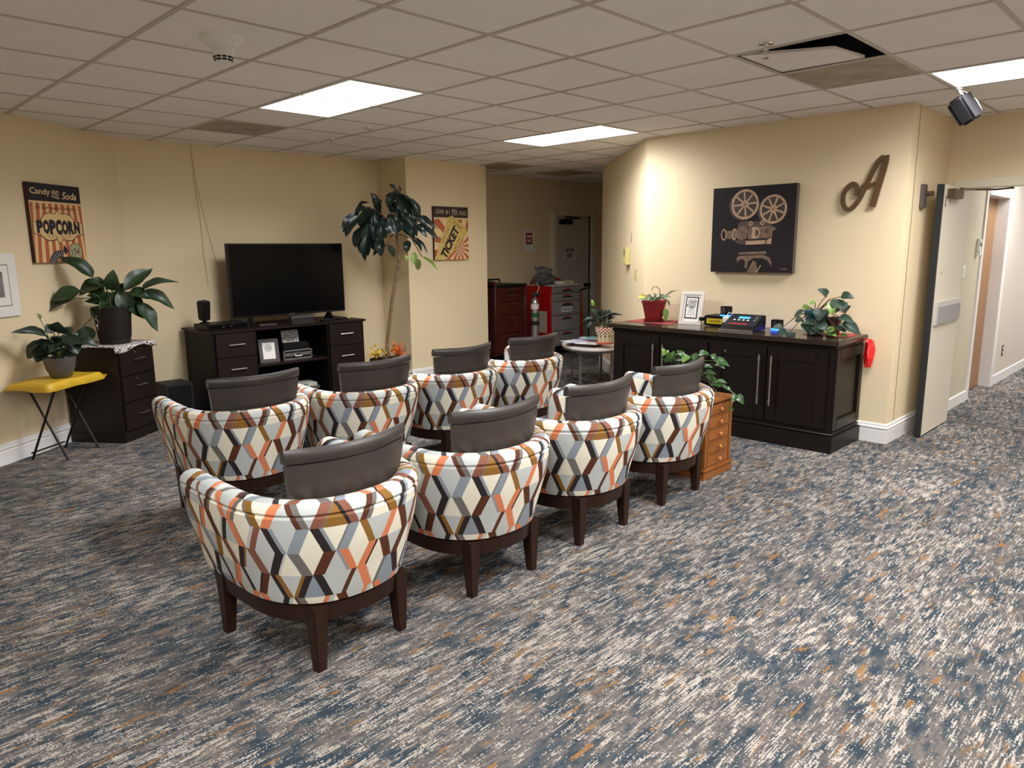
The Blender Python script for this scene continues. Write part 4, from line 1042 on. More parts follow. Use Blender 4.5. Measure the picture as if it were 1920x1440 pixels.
def plant(name, label, loc, rz, rows, spmap, crown, wk=1.0, depth=.07, stem=STEMG, sr=.004, group=None, fill=0, stems=True, lk=1.0, yoff=0.0):
    """rows: (x0, z0, x1, z1, width[, alt]) in the plant's own frame, x across, y away from the room"""
    t = thing(name, label, 'plant', loc, rz, group); sm = MB()
    for r in rows:
        x0, z0, x1, z1, wd = r[:5]; x1 = x0+(x1-x0)*lk; z1 = z0+(z1-z0)*lk; sp = spmap[1] if len(r) > 5 else spmap[0]
        y0 = RND.uniform(-depth, depth)*.5+yoff; dxy = RND.uniform(-.6, .5)*abs(x1-x0)*.6+RND.uniform(-depth, depth)*.6
        p0 = (x0, y0, z0); p1 = (x1, y0+dxy-.02, z1)
        leaf(t, p0, p1, wd*wk, sp)
        c_ = Vector(crown); mid = (c_+Vector(p0))*.5; mid.z += .18*(Vector(p0)-c_).length
        if stems: sm.tube([tuple(c_+Vector((RND.uniform(-.02, .02), RND.uniform(-.02, .02), 0))), tuple(mid), p0], sr, 5)
    if stems: sm.build('stems', stem, t, smooth=True)
    for k in range(abs(fill)):
        if fill > 0:      # extra inner leaves rising from the crown
            a = RND.uniform(0, 2*PI); c_ = Vector(crown); R1 = RND.uniform(.03, .09); L_ = RND.uniform(.12, .19); hh = RND.uniform(.06, .16)
            p0 = c_+Vector((R1*math.cos(a), R1*math.sin(a)*.8, hh)); p1 = p0+Vector((math.cos(a)*L_, math.sin(a)*L_, RND.uniform(-.06, .07)))
            leaf(t, p0, p1, RND.uniform(.07, .11), spmap[0])
            sm2 = MB().tube([tuple(c_), tuple(p0)], sr, 5).build('leaf_stalk', stem, t)
        else:             # thicken a tree crown with neighbours of its leaves
            r = rows[RND.randrange(len(rows)-9 if len(rows) > 12 else len(rows))]
            if len(r) > 5 or r[1] < 1.7: r = rows[10+k % 20]
            dx, dz_, yy = RND.uniform(-.05, .05), RND.uniform(-.05, .04), RND.uniform(.0, .16)*(1 if k % 3 else -1)
            leaf(t, (r[0]+dx, yy, r[1]+dz_), (r[0]+(r[2]-r[0])*lk+dx*1.4, yy+RND.uniform(-.08, .06), r[1]+(r[3]-r[1])*lk+dz_-.01), r[4]*wk*RND.uniform(.85, 1.1), spmap[0])
    return t
lily = [(0.005,0.541,-0.192,0.683,0.111),(0.132,0.436,0.153,0.586,0.111),(0.221,0.439,0.422,0.582,0.126),(0.349,0.428,0.593,0.479,0.067),(0.34,0.402,0.551,0.274,0.118),(0.184,0.408,0.318,0.219,0.163),(0.292,0.326,0.415,0.107,0.141),(0.141,0.319,0.115,0.165,0.148),(-0.093,0.444,-0.273,0.376,0.118),(-0.143,0.383,-0.326,0.278,0.096),(0.078,0.488,-0.086,0.406,0.148),(-0.1,0.158,-0.081,0.022,0.118),(0.088,0.475,-0.021,0.504,0.089),(0.026,0.299,-0.025,0.237,0.089),(0.174,0.421,0.238,0.25,0.133),(0.083,0.425,0.008,0.351,0.133),(0.254,0.418,0.378,0.361,0.118),(0.151,0.422,0.184,0.291,0.118)]
t = plant('peace_lily', 'large peace lily in a dark brown pot on the filing cabinet', (1.80, 6.60, .793), -.2697, lily, ('lily', 'lily'), (.115, 0, .27), 1.12, .10, fill=15, lk=1.15)
POTB = mat('dark_brown_pot', (28, 20, 19), .6, spec=.3)
MB().lathe([(.105, .0), (.117, .004), (.118, .045), (.124, .048), (.142, .285), (.148, .29), (.148, .305), (.136, .305), (.130, .27)], 32, (.115, 0)).build('pot', POTB, t, smooth=True)
MB().lathe([(.125, .262), (.134, .272)], 24, (.115, 0)).build('soil', SOIL, t)
MB().tube([(.0, -.09, .24), (-.012, -.105, .215), (.012, -.112, .19), (-.006, -.115, .165), (.004, -.118, .12)], .004, 6).build('hanging_ornament', CHROME, t, smooth=True)
small = [(-0.022,0.314,-0.232,0.366,0.07),(-0.061,0.281,-0.155,0.14,0.063),(-0.03,0.243,-0.103,0.12,0.112),(0.03,0.334,-0.013,0.402,0.084),(0.06,0.332,0.068,0.421,0.119),(0.077,0.295,0.014,0.227,0.098),(0.11,0.316,0.157,0.373,0.084),(0.167,0.276,0.308,0.21,0.07),(0.179,0.287,0.261,0.324,0.084),(0.198,0.322,0.177,0.22,0.105),(0.044,0.177,-0.036,0.184,0.084),(0.087,0.197,0.141,0.12,0.084),(0.035,0.286,0.091,0.233,0.112),(0.005,0.288,-0.026,0.183,0.112),(0.124,0.255,0.167,0.166,0.098)]
t = plant('peace_lily', 'smaller peace lily in a lattice pattern pot on the yellow table', (1.38, 6.29, .606), -.2167, small, ('lilyd', 'lilyd'), (.045, 0, .13), 1.15, .06, fill=8)
LAT = pattern_mat('lattice_pot_glaze', 'lattice', (34, 34, 34), (124, 120, 114), (26/(2*PI), 50), .4)
pt = MB().lathe([(.066, .0), (.072, .004), (.098, .07), (.112, .145), (.112, .152), (.104, .152), (.098, .12)], 36).build('pot', LAT, t, smooth=True); pt.location = (.045, 0, 0)
MB().lathe([(.095, .122), (.101, .128)], 24, (.045, 0)).build('soil', SOIL, t)
MB().tube([(.0, 0, .25), (-.017, 0, .361), (-.045, 0, .445)], .003, 5).build('flower_stalk', STEMG, t); leaf(t, (-.045, 0, .44), (-.058, 0, .49), .03, 'rubl')
# rubber tree
rub = [(0.163,2.132,0.093,2.196,0.044),(0.184,2.128,0.176,2.186,0.021),(0.17,2.115,0.205,1.943,0.081),(0.204,2.115,0.309,1.916,0.081),(0.156,2.115,0.082,2.019,0.073),(0.28,2.074,0.371,1.888,0.066),(-0.037,1.971,-0.074,2.073,0.073),(0.046,1.985,0.036,2.08,0.055),(-0.008,2.012,-0.027,2.046,0.037),(-0.23,1.978,-0.146,2.015,0.04),(-0.233,1.916,-0.385,1.749,0.11),(-0.094,1.944,-0.217,1.807,0.095),(-0.161,1.971,-0.26,1.91,0.066),(-0.073,1.95,-0.075,1.737,0.066),(-0.198,1.779,-0.289,1.614,0.095),(-0.178,1.765,-0.229,1.565,0.088),(-0.13,1.751,-0.158,1.519,0.081),(-0.076,1.724,-0.083,1.557,0.103),(-0.017,1.806,-0.016,1.654,0.073),(-0.043,1.848,-0.035,1.709,0.095),(0.046,1.971,0.202,1.861,0.055),(0.071,1.916,0.107,1.771,0.095),(0.013,1.861,0.037,1.764,0.066),(0.039,1.82,0.063,1.719,0.062),(0.167,1.881,0.149,1.764,0.095),(0.21,1.888,0.33,1.707,0.081),(0.191,1.764,0.286,1.676,0.081),(0.321,1.867,0.502,1.776,0.059),(0.368,1.798,0.493,1.703,0.059),(0.304,1.791,0.352,1.728,0.066),(0.03,1.584,-0.086,1.491,0.062),(0.037,1.587,0.096,1.482,0.077),(0.263,1.631,0.246,1.526,0.077),(0.299,1.645,0.381,1.535,0.055),(0.328,1.659,0.437,1.517,0.026),(0.323,1.511,0.305,1.402,0.062,1),(0.363,1.44,0.36,1.337,0.059,1),(0.403,1.457,0.528,1.342,0.037,1),(0.223,1.484,0.235,1.424,0.033,1),(-0.123,1.916,-0.199,1.766,0.095),(-0.011,1.95,-0.092,1.834,0.088),(-0.139,1.861,-0.166,1.724,0.095),(0.132,2.039,0.099,1.923,0.081),(0.229,2.019,0.251,1.861,0.081)]
t = plant('rubber_tree', 'tall rubber tree with a bent bare trunk beside the pillar', (4.57, 6.46, 0), -.6128, rub, ('rub', 'rubl'), (0, 0, 0), 1.15, .13, stems=False, fill=-46, lk=1.22)
MB().tube([(-.01, 0, .33), (-.004, 0, .51), (.037, 0, .79), (.068, 0, 1.006), (.103, 0, 1.16), (.137, 0, 1.313), (.158, 0, 1.414), (.151, 0, 1.527), (.144, 0, 1.639), (.137, 0, 1.75), (.15, 0, 1.95), (.17, 0, 2.12)], [.022, .021, .020, .019, .020, .018, .017, .016, .014, .012, .009, .006], 9).build('trunk', mat('rubber_trunk_bark', (122, 98, 70), .8, var=.3, vscale=30, bump=.6, bscale=60), t, smooth=True)
br = MB()
for pts in ([(.14, 0, 1.71), (.02, -.02, 1.66), (-.08, -.03, 1.62)], [(.138, 0, 1.73), (.06, -.03, 1.64), (.035, -.04, 1.585)], [(.14, 0, 1.71), (.22, -.02, 1.68), (.30, -.03, 1.65), (.40, -.03, 1.46)], [(.14, 0, 1.75), (0, -.01, 1.9), (-.09, -.02, 1.96), (-.23, -.02, 1.97)], [(.145, 0, 1.85), (.25, 0, 1.9), (.33, 0, 1.87), (.37, 0, 1.80)], [(.14, 0, 1.72), (.05, 0, 1.78), (-.1, 0, 1.8), (-.2, 0, 1.79)], [(.145, 0, 1.9), (.1, 0, 1.98), (.04, 0, 1.99)], [(.16, 0, 2.0), (.23, 0, 2.05), (.28, 0, 2.07)]): br.tube(pts, .005, 6)
br.build('branches', STEMB, t, smooth=True)
MB().lathe([(.13, 0), (.14, .004), (.19, .33), (.20, .335), (.20, .37), (.185, .37), (.175, .33)], 32).build('pot', POTB, t, smooth=True); MB().lathe([(.17, .325), (.18, .335)], 24).build('soil', SOIL, t)
t = thing('artificial_flowers', 'orange and yellow artificial autumn leaves in the rubber tree pot', 'flowers', (4.57, 6.46, .335), -.6128)
for nm, rgb, cx_, cz_, n_, sx_ in (('yellow_blossoms', (214, 172, 40), -.07, .10, 26, .09), ('orange_blossoms', (214, 110, 28), .09, .12, 34, .07), ('rust_blossoms', (178, 66, 26), .13, .10, 20, .05), ('dark_seed_heads', (70, 40, 28), -.09, .07, 14, .08)):
    mb = MB(); rr = random.Random(nm)
    for k in range(n_):
        p_ = Vector((cx_+rr.gauss(0, sx_*.6), rr.uniform(-.12, .06), max(.02, cz_+rr.gauss(0, .035)))); R_ = Euler((rr.uniform(0, 6), rr.uniform(0, 6), rr.uniform(0, 6))).to_matrix()
        pts = []
        for q_ in range(10): rad = (.026 if q_ % 2 == 0 else .011)*rr.uniform(.8, 1.2); pts.append(p_+R_ @ Vector((rad*math.cos(q_*PI/5), rad*math.sin(q_*PI/5), .003*(q_ % 2))))
        i = len(mb.v); mb.v.append(tuple(p_+R_ @ Vector((0, 0, .006)))); mb.v += [tuple(x) for x in pts]
        for q_ in range(10): mb.f.append((i, i+1+q_, i+1+(q_+1) % 10))
    mb.build(nm, mat(nm, rgb, .7, var=.2, vscale=30), t, recalc=False)
sm = MB(); rr = random.Random(3)
for k in range(22): sm.tube([(rr.uniform(-.06, .06), rr.uniform(-.05, .03), -.004), (rr.uniform(-.14, .17), rr.uniform(-.1, .04), rr.uniform(.06, .14))], .002, 4)
sm.build('wire_stems', STEMB, t)
# ------------------------------------------------------------------ hallway carts
t = thing('medication_cart', 'mahogany medication cart with drawers in the dark hallway', 'cart', (6.50, 6.80, 0), 0)
MAH = wood('mahogany_laminate', (66, 22, 16), .35, .3, (1, .1, 1), 22); MAHD = mat('mahogany_trim', (64, 24, 20), .4)
MB().box(.03, .57, .0, .48, .14, 1.04).build('body', MAHD, t, bevel=.004)
for x in (.0, .56): MB().box(x, x+.045, -.03, .48, .14, 1.06 if x else 1.12).build('side_post', MAHD, t, bevel=.012, seg=3)
MB().box(.0, .61, -.02, .48, 1.04, 1.075).build('worktop', BLACK, t, bevel=.006)
MB().tube([(.05, .45, 1.07), (.05, .46, 1.12), (.55, .46, 1.12), (.55, .45, 1.07)], .012, 8).build('guard_rail', BLACK, t, smooth=True)
for z0, z1 in ((.955, 1.03), (.85, .95), (.67, .845), (.43, .665), (.17, .425)):
    dr = MB().box(.05, .555, -.018, 0, z0, z1).build('drawer', MAH, t, bevel=.004); MB().box(.22, .40, -.03, -.018, z1-.03, z1-.018).build('handle', BRONZE, dr)
for x in (.06, .54):
    for y in (.04, .42): MB().cyl((x-.02, y, .05), (x+.02, y, .05), .05, n=16).box(x-.008, x+.008, y-.02, y+.02, .05, .14).build('caster', BLACK, t, smooth=True)
o = MB().lathe([(.03, 0), (.035, .02), (.03, .05), (.012, .055)], 14).build('blue_bottle', mat('blue_plastic', (28, 84, 150), .4), smooth=True); o.location = (6.56, 6.95, 1.075)
tag(o, 'blue plastic bottle top on the mahogany cart', 'bottle')
t = thing('crash_cart', 'red crash cart with grey drawers beside the hallway door', 'cart', (7.63, 6.80, 0), 0)
RED = mat('red_cart_enamel', (172, 16, 14), .3); GRYD = mat('grey_drawer_enamel', (150, 146, 142), .4, .2)
MB().box(.0, .62, .0, .46, .15, 1.0).build('body', GRYD, t, bevel=.004)
MB().box(-.03, .0, -.012, .47, .10, 1.015).build('side_panel', RED, t, bevel=.008, seg=3); MB().quadbox([(.62, -.012, .10), (.69, -.012, .10), (.69, .47, .10), (.62, .47, .10), (.62, -.012, .93), (.645, -.012, .93), (.645, .47, .93), (.62, .47, .93)]).build('side_panel', RED, t, bevel=.006)
MB().box(-.01, .63, -.02, .46, 1.0, 1.03).build('worktop', mat('cart_top_grey', (176, 172, 164), .4), t, bevel=.006)
MB().tube([(.0, .40, 1.03), (.08, .43, 1.10), (.3, .44, 1.115), (.52, .43, 1.10), (.63, .38, 1.06), (.64, .2, 1.0)], .022, 8).build('push_rail', RED, t, smooth=True)
for k, (z0, z1) in enumerate(((.91, .99), (.80, .90), (.60, .79), (.38, .59), (.17, .37))):
    dr = MB().box(.012, .612, -.02, 0, z0, z1).build('drawer', GRYD, t, bevel=.004)
    MB().quadbox([(.19, -.022, z1-.058), (.44, -.022, z1-.058), (.44, -.019, z1-.05), (.19, -.019, z1-.05), (.22, -.022, z1-.044), (.41, -.022, z1-.044), (.41, -.019, z1-.04), (.22, -.019, z1-.04)]).build('pull_recess', BLACK, dr); MB().box(.25, .37, -.023, -.019, z1-.036, z1-.016).build('red_tag', REDP, dr)
    if k == 2:
        MB().box(.19, .42, -.0235, -.02, z0+.04, z0+.105).build('paper_label', PAPER, dr); lt = MB(); put(lt, text('CRASH CART', .1, .20, .034, offset=.002), .305, z0+.072, .0242); lt.build('label_lettering', BLACK, dr)
MB().box(-.038, -.03, .06, .22, .35, .66).build('suction_board', mat('beige_board', (190, 176, 158), .5), t, bevel=.003)
for x in (.06, .56):
    for y in (.05, .42): MB().cyl((x-.02, y, .06), (x+.02, y, .06), .06, n=16).box(x-.008, x+.008, y-.02, y+.02, .06, .15).build('caster', BLACK, t, smooth=True)
MB().cyl((.60, -.022, .93), (.72, -.05, .96), .012).build('lock_bar', BLACK, t)
t = thing('medical_bag', 'clear plastic bag of dark equipment on top of the crash cart', 'bag', (7.66, 6.98, 1.03), 0)
rr = random.Random(5); mb = MB(); mb.lathe([(.06, 0), (.12, .03), (.14, .09), (.11, .15), (.05, .18)], 14)
mb.v = [(x*rr.uniform(.85, 1.15), y*rr.uniform(.85, 1.15), z*rr.uniform(.95, 1.05)) for x, y, z in mb.v]; mb.build('dark_equipment', mat('dark_blue_fabric', (44, 42, 58), .6, var=.5, vscale=25), t)
mb = MB().lathe([(.10, .0), (.15, .05), (.16, .12), (.10, .17), (.14, .23), (.05, .24)], 12); mb.v = [(x*rr.uniform(.7, 1.25), y*rr.uniform(.7, 1.25), z*rr.uniform(.85, 1.1)) for x, y, z in mb.v]
mb.build('plastic_wrap', mat('clear_plastic', (235, 232, 228), .2, trans=.9), t)
t = thing('binder', 'white binder with green label lying on the crash cart', 'binder', (8.0, 6.93, 1.03), .05); MB().box(-.14, .14, -.1, .1, 0, .04).build('cover', WHITEP, t, bevel=.003); MB().box(-.06, .07, -.101, -.1, .008, .03).build('spine_label', mat('lime_label', (170, 186, 70), .5), t)
t = thing('oxygen_tank', 'steel and green oxygen cylinder strapped between the carts', 'oxygen tank', (7.19, 6.71, 0), 0)
STL = mat('tank_aluminium', (170, 170, 168), .3, .8)
MB().lathe([(.045, .0), (.055, .01), (.055, .80), (.05, .84), (.03, .875), (.016, .885), (.016, .90)], 24).build('cylinder', STL, t, smooth=True)
MB().lathe([(.0560, .62), (.0562, .622), (.0562, .678), (.0560, .68)], 24).build('green_band', mat('oxygen_green', (24, 92, 62), .5), t, smooth=True); MB().lathe([(.0560, .73), (.0562, .732), (.0562, .798), (.056, .80)], 24).build('white_label', PAPER, t); MB().lathe([(.058, .51), (.059, .512), (.059, .568), (.058, .57)], 24).build('strap', BLKM, t)
MB().lathe([(.018, .89), (.024, .9), (.024, .95), (.012, .96)], 14).cyl((-.05, 0, .93), (.05, 0, .93), .014).cyl((.05, 0, .93), (.05, -.03, .93), .026).build('regulator', DGREY, t, smooth=True); MB().tube([(.02, -.02, .94), (.03, -.05, 1.02), (-.02, -.05, 1.09), (.05, -.03, 1.12)], .005, 6).build('hose', WHITEP, t, smooth=True)
MB().lathe([(.085, 0), (.085, .012), (.06, .03)], 20).build('stand', BLACK, t)

# ------------------------------------------------------------------ round side table with magazines
TT = .47; TC = (6.40, 5.10)
t = thing('side_table', 'oval side table with grey metal legs and pale top', 'side table', (TC[0], TC[1], 0), math.atan2(.743, .67))
ell = [(.48*math.cos(2*PI*k/40), .33*math.sin(2*PI*k/40)) for k in range(40)]
MB().prism(ell, TT-.03, TT).build('tabletop', mat('pale_marble_top', (212, 206, 200), .35, var=.05, vscale=6), t, bevel=.008)
MB().prism([(x*.99, y*.99) for x, y in ell], TT-.05, TT-.031).build('apron', DGREY, t)
for a in (40, 140, 220, 320):
    x, y = .42*math.cos(math.radians(a)), .27*math.sin(math.radians(a)); MB().box(x-.012, x+.012, y-.012, y+.012, 0, TT-.04).build('leg', mat('grey_leg_metal', (104, 100, 98), .45, .4), t)
for a, b in ((40, 220), (140, 320)):
    p, q_ = [(.42*math.cos(math.radians(k)), .27*math.sin(math.radians(k)), .04) for k in (a, b)]; MB().tube([p, q_], .009, 6).build('stretcher', MATS['grey_leg_metal'], t)
mags = [(-.12, .06, .2, (206, 200, 194), 'pale magazine'), (.02, .13, -.4, (196, 64, 48), 'red covered magazine'), (-.20, .02, .7, (70, 60, 64), 'dark magazine'), (-.05, .16, .1, (224, 196, 150), 'cream booklet'), (.10, .10, .5, (150, 90, 120), 'purple magazine'), (.22, -.02, -.2, (120, 170, 178), 'teal striped magazine'), (-.28, .08, -.5, (218, 214, 212), 'white leaflet'), (-.16, .22, .3, (186, 192, 214), 'pale blue leaflet')]
for k, (x, y, rz, rgb, lb) in enumerate(mags):
    a = math.atan2(.743, .67); X = TC[0]+math.cos(a)*x-math.sin(a)*y; Y = TC[1]+math.sin(a)*x+math.cos(a)*y
    g_ = thing('magazine', lb+[' lying at the middle', ' fanned on the near side', ' at the left rim', ' spread on the near rim', ' across the pile centre', ' at the far end', ' on the far left', ' overhanging the near rim'][k]+' of the oval side table', 'magazine', (X, Y, TT+.001+k*.0065), a+rz, 'magazines on the side table')
    MB().box(-.095, .095, -.125, .125, 0, .006).build('cover', mat('magazine_%d_cover' % (k+1), rgb, .3, var=.35, vscale=16), g_)
    MB().box(-.093, .0955, -.123, .123, .001, .005).build('pages', PAPER, g_); MB().box(-.06, .06, .05, .1, .006, .0066).build('title_block', mat('magazine_title', (236, 226, 208), .4), g_)
tab = [(0.111,0.224,0.025,0.309,0.059),(0.087,0.2,-0.076,0.16,0.042),(0.081,0.187,-0.015,0.096,0.042),(0.129,0.224,0.16,0.315,0.049),(0.153,0.23,0.244,0.309,0.055),(0.177,0.236,0.256,0.273,0.049),(0.189,0.212,0.371,0.236,0.032),(0.201,0.188,0.291,0.218,0.043),(0.147,0.188,0.074,0.236,0.055),(0.172,0.163,0.219,0.236,0.055),(0.135,0.163,0.11,0.236,0.055),(0.208,0.151,0.256,0.182,0.049)]
tab = [(a-.18, b+.06, c_-.18, d_+.06, e) for a, b, c_, d_, e in tab]
t = plant('peace_lily', 'peace lily in a checker rimmed pot on the oval side table', (6.22, 4.77, TT+.052), -.897, tab, ('tab', 'tab'), (0, 0, .14), 1.15, .06)
CKP = pattern_mat('checker_pot_rim', 'checker', (226, 214, 186), (120, 36, 34), (30/(2*PI), 62), .4)
MB().lathe([(.070, .0), (.080, .02), (.092, .115), (.088, .118)], 30).build('pot', mat('cream_pot_glaze', (220, 208, 174), .4), t, smooth=True); MB().lathe([(.092, .115), (.103, .118), (.106, .170), (.098, .172), (.092, .15)], 30).build('checker_rim', CKP, t, smooth=True)
MB().lathe([(.088, 0.006), (.096, -.008), (.096, .012), (.082, .014)], 30).build('saucer', mat('terracotta_glaze', (168, 82, 62), .5), t, smooth=True); MB().lathe([(.088, .148), (.092, .153)], 20).build('soil', SOIL, t)
pm = MB()
for k in range(12):
    a = k*PI/6; r = .0895
    for dz_, rad in ((.082, .010), (.074, .007), (.09, .006)): pm.add([(math.cos(a)*(r+dz_*.09-.004)-math.sin(a)*u, math.sin(a)*(r+dz_*.09-.004)+math.cos(a)*u, dz_+v) for u, v in circ(0, 0, rad, 8)], [tuple(range(8))])
    pm.tube([(math.cos(a)*.083, math.sin(a)*.083, .03), (math.cos(a)*.0905, math.sin(a)*.0905, .075)], .0016, 4)
pm.build('painted_plants', mat('pot_paint_umber', (92, 66, 40), .6), t, recalc=False)
MB().tube([(-.05, 0, .22), (-.10, 0, .30), (-.135, 0, .41)], .003, 5).build('flower_stalk', STEMG, t); leaf(t, (-.13, 0, .40), (-.15, 0, .47), .04, 'pothl')

# ------------------------------------------------------------------ credenza (local x runs from far end to near end, y to the wall)
CF = 5.335; KZ = .85
t = thing('credenza', 'long black brown credenza with four doors and bar handles', 'credenza', (CF, 3.03, 0), -PI/2)
Lc, Dc = 1.05, .60
MB().box(-Lc+.01, Lc-.01, .02, Dc, 0, .125).build('plinth', CRED, t, bevel=.004)
MB().prism([(-Lc+.02, .035), (Lc-.02, .035), (Lc-.02, Dc), (-Lc+.02, Dc)], .125, .15).build('plinth_moulding', CRED, t, bevel=.01, seg=3)
MB().box(-Lc+.045, Lc-.045, .065, Dc, .15, .79).build('body', CRED, t)
MB().box(-Lc+.03, Lc-.03, .045, Dc, .775, .812).build('cornice', CRED, t, bevel=.012, seg=3)
MB().box(-Lc, Lc, 0, Dc, .812, KZ).build('top', CREDT, t, bevel=.006)
def panel_door(x0, x1, z0, z1, hx):
    m = MB(); bd = .085; y0, y1 = .043, .065
    m.box(x0, x0+bd, y0, y1, z0, z1).box(x1-bd, x1, y0, y1, z0, z1).box(x0+bd, x1-bd, y0, y1, z0, z0+bd).box(x0+bd, x1-bd, y0, y1, z1-bd, z1)
    dr = m.build('door', CRED, t, bevel=.003)
    MB().box(x0+bd-.004, x1-bd+.004, .056, .066, z0+bd-.004, z1-bd+.004).build('recessed_panel', CRED, dr, bevel=.002)
    h = MB().cyl((hx, .012, .30), (hx, .012, .70), .0075, n=10)
    for z in (.335, .665): h.cyl((hx, .045, z), (hx, .012, z), .005, n=8).cyl((hx, .012, z-.012), (hx, .012, z+.012), .010, n=10)
    h.build('handle', STEEL, dr, smooth=True)
xs = [(-.965, -.50), (-.49, -.025), (.025, .49), (.50, .965)]
for k, (a, b) in enumerate(xs): panel_door(a, b, .175, .755, b-.045 if k % 2 == 0 else a+.045)
# framed end panel facing the doors
m = MB(); x0, x1 = Lc-.045, Lc-.025
m.box(x0, x1, .065, .13, .16, .78).box(x0, x1, Dc-.065, Dc, .16, .78).box(x0, x1, .13, Dc-.065, .16, .24).box(x0, x1, .13, Dc-.065, .70, .78); m.build('end_panel_frame', CRED, t, bevel=.004)
MB().cyl((-.02+.16, .043, .70), (-.02+.16, .036, .70), .01, n=10).build('lock', STEEL, t)
# on the credenza
def mat_cloth(label, pts):
    o = MB().prism(pts, KZ+.0005, KZ+.003).build('placemat', mat('red_placemat', (150, 56, 56), .7, var=.1, vscale=30)); tag(o, label, 'placemat', 'red placemats on the credenza'); return o
mat_cloth('red placemat under the red flower pot', [(5.57, 3.54), (5.92, 3.66), (5.92, 4.05), (5.60, 4.05)]); mat_cloth('red placemat under the trailing plants', [(5.60, 2.02), (5.90, 2.02), (5.90, 2.36), (5.60, 2.36)])
red = [(-0.123,0.201,-0.221,0.181,0.033),(-0.139,0.227,-0.218,0.223,0.043,1),(-0.049,0.224,-0.111,0.178,0.033),(-0.026,0.209,0.048,0.243,0.035),(0.034,0.224,0.162,0.279,0.013),(0.049,0.201,0.073,0.141,0.02),(-0.086,0.216,-0.154,0.235,0.039),(-0.048,0.205,-0.08,0.269,0.023),(-0.064,0.216,-0.027,0.254,0.031),(0.019,0.216,0.086,0.228,0.027),(-0.093,0.205,-0.138,0.204,0.039)]
red = [(r[0]+.067, r[1], r[2]+.067, r[3], *r[4:]) for r in red]
t = plant('potted_plant', 'sparse drooping plant in a square red pot on the credenza', (5.735, 3.83, KZ+.003), -.9893, red, ('silv', 'yell'), (0, 0, .19), 1.2, .06)
RPOT = mat('red_plastic_pot', (122, 26, 28), .35)
p_ = MB().lathe([(.075, .018), (.108, .17), (.114, .172), (.117, .195), (.108, .195), (.10, .165)], 32, sq=5).build('pot', RPOT, t, smooth=True)
MB().lathe([(.088, 0), (.096, .02), (.092, .02), (.085, .008)], 32, sq=5).build('saucer', mat('dark_red_saucer', (84, 24, 24), .4), t, smooth=True); MB().lathe([(.099, .165), (.102, .172)], 24, sq=5).build('soil', SOIL, t)
MB().tube([(.056, 0, .17), (.053, 0, .25), (.048, 0, .295), (.018, 0, .325), (-.01, 0, .318), (-.028, 0, .292)], .0035, 6).build('bent_stem', STEMB, t, smooth=True); leaf(t, (.10, -.09, .125), (.112, -.10, .01), .055, 'pothl', Vector((.2, -1, .1)), 0)
t, R_ = easel_frame('picture_frame', 'white framed film camera drawing standing on the credenza', (5.70, 3.43, KZ+.001), -PI/2+.05, .225, .30, 11, mat('champagne_frame', (214, 206, 196), .35, .15), .032, .01, PAPER)
m = MB(); m.box(-.062, .062, .0068, .0078, .055, .25); o = m.build('black_line', BLACK, t); o.matrix_local = R_
o = MB().box(-.052, .052, .0058, .0068, .065, .24).build('drawing_sheet', PAPER, t); o.matrix_local = R_
m = MB()
for x in (-.018, .024): m.annulus((x, .205), .021, .017, -.0058, -.005, 20).annulus((x, .205), .009, .004, -.0058, -.005, 16)
m.box(-.03, .035, .0050, .0058, .160, .163).box(-.03, .035, .005, .0058, .180, .183).box(-.03, -.027, .005, .0058, .160, .183).box(.032, .035, .005, .0058, .160, .183).box(-.02, .03, .005, .0058, .167, .171)
m.plate([(-.034, .172), (-.048, .186), (-.048, .158)], -.0058, -.005)
for x in (-.03, 0, .03): m.plate([(x-.0015, .09), (x+.0015, .09), (x*.25+.0015, .16), (x*.25-.0015, .16)], -.0058, -.005)
m.box(-.045, .045, .005, .0058, .088, .0895); put(m, text('MOVIES', .1, .05, .01), 0, .152, -.0055)
o = m.build('camera_drawing', BLACK, t); o.matrix_local = R_
t = thing('recorder_box', 'black recorder box with a yellow warning label on the credenza', 'electronics', (5.72, 3.13, KZ), -PI/2)
MB().box(-.15, .14, -.03, .17, .006, .095).build('case', BLACK, t, bevel=.008); MB().box(-.19, -.15, -.04, -.01, .045, .075).build('plug', BLACK, t); MB().box(-.12, .03, -.032, -.03, .025, .07).build('warning_label', mat('yellow_label', (206, 178, 30), .5), t)
lt = MB(); put(lt, text('CAUTION', .1, .11, .02), -.045, .048, .0326); lt.build('label_lettering', BLACK, t)
BLUE = mat('blue_indicator_glow', (40, 90, 255), .5, emit=3)
def cube_spk(label, loc, rz):
    t = thing('cube_speaker', label, 'speaker', loc, rz, 'cube speakers on the credenza')
    MB().box(-.038, .038, -.036, .036, .012, .085).build('cube', BLACK, t, bevel=.005); MB().box(-.034, .034, -.033, .033, 0, .012).build('glowing_base', BLUE, t)
    MB().annulus((0, .048), .028, .022, .036, .039, 24).build('driver_ring', STEEL, t); MB().plate(circ(0, .048, .021, 20), .036, .0375).build('cone', DGREY, t)
cube_spk('black cube speaker standing on the recorder box', (5.715, 3.08, KZ+.096), -PI/2-.3); cube_spk('black cube speaker beside the trailing ivy on the credenza', (5.80, 2.66, KZ), -PI/2-.3)
t = thing('power_adapter', 'white plug adapter with cord against the recorder box', 'adapter', (5.66, 3.045, KZ+.045), -PI/2)
MB().box(-.03, .03, -.02, .02, 0, .052).build('body', WHITEP, t, bevel=.006); MB().tube([(0, 0, .05), (0, .03, .085), (.05, .08, .065), (.09, .14, .04)], .004, 6).build('cord', WHITEP, t, smooth=True)
bx_ = MB().box(-.026, .026, -.016, .016, -.045, 0).build('plug_base', BLACK, t)
t = thing('touch_console', 'black sloping touch screen console on the credenza', 'console', (5.58, 2.865, KZ), -PI/2)
w_ = .15
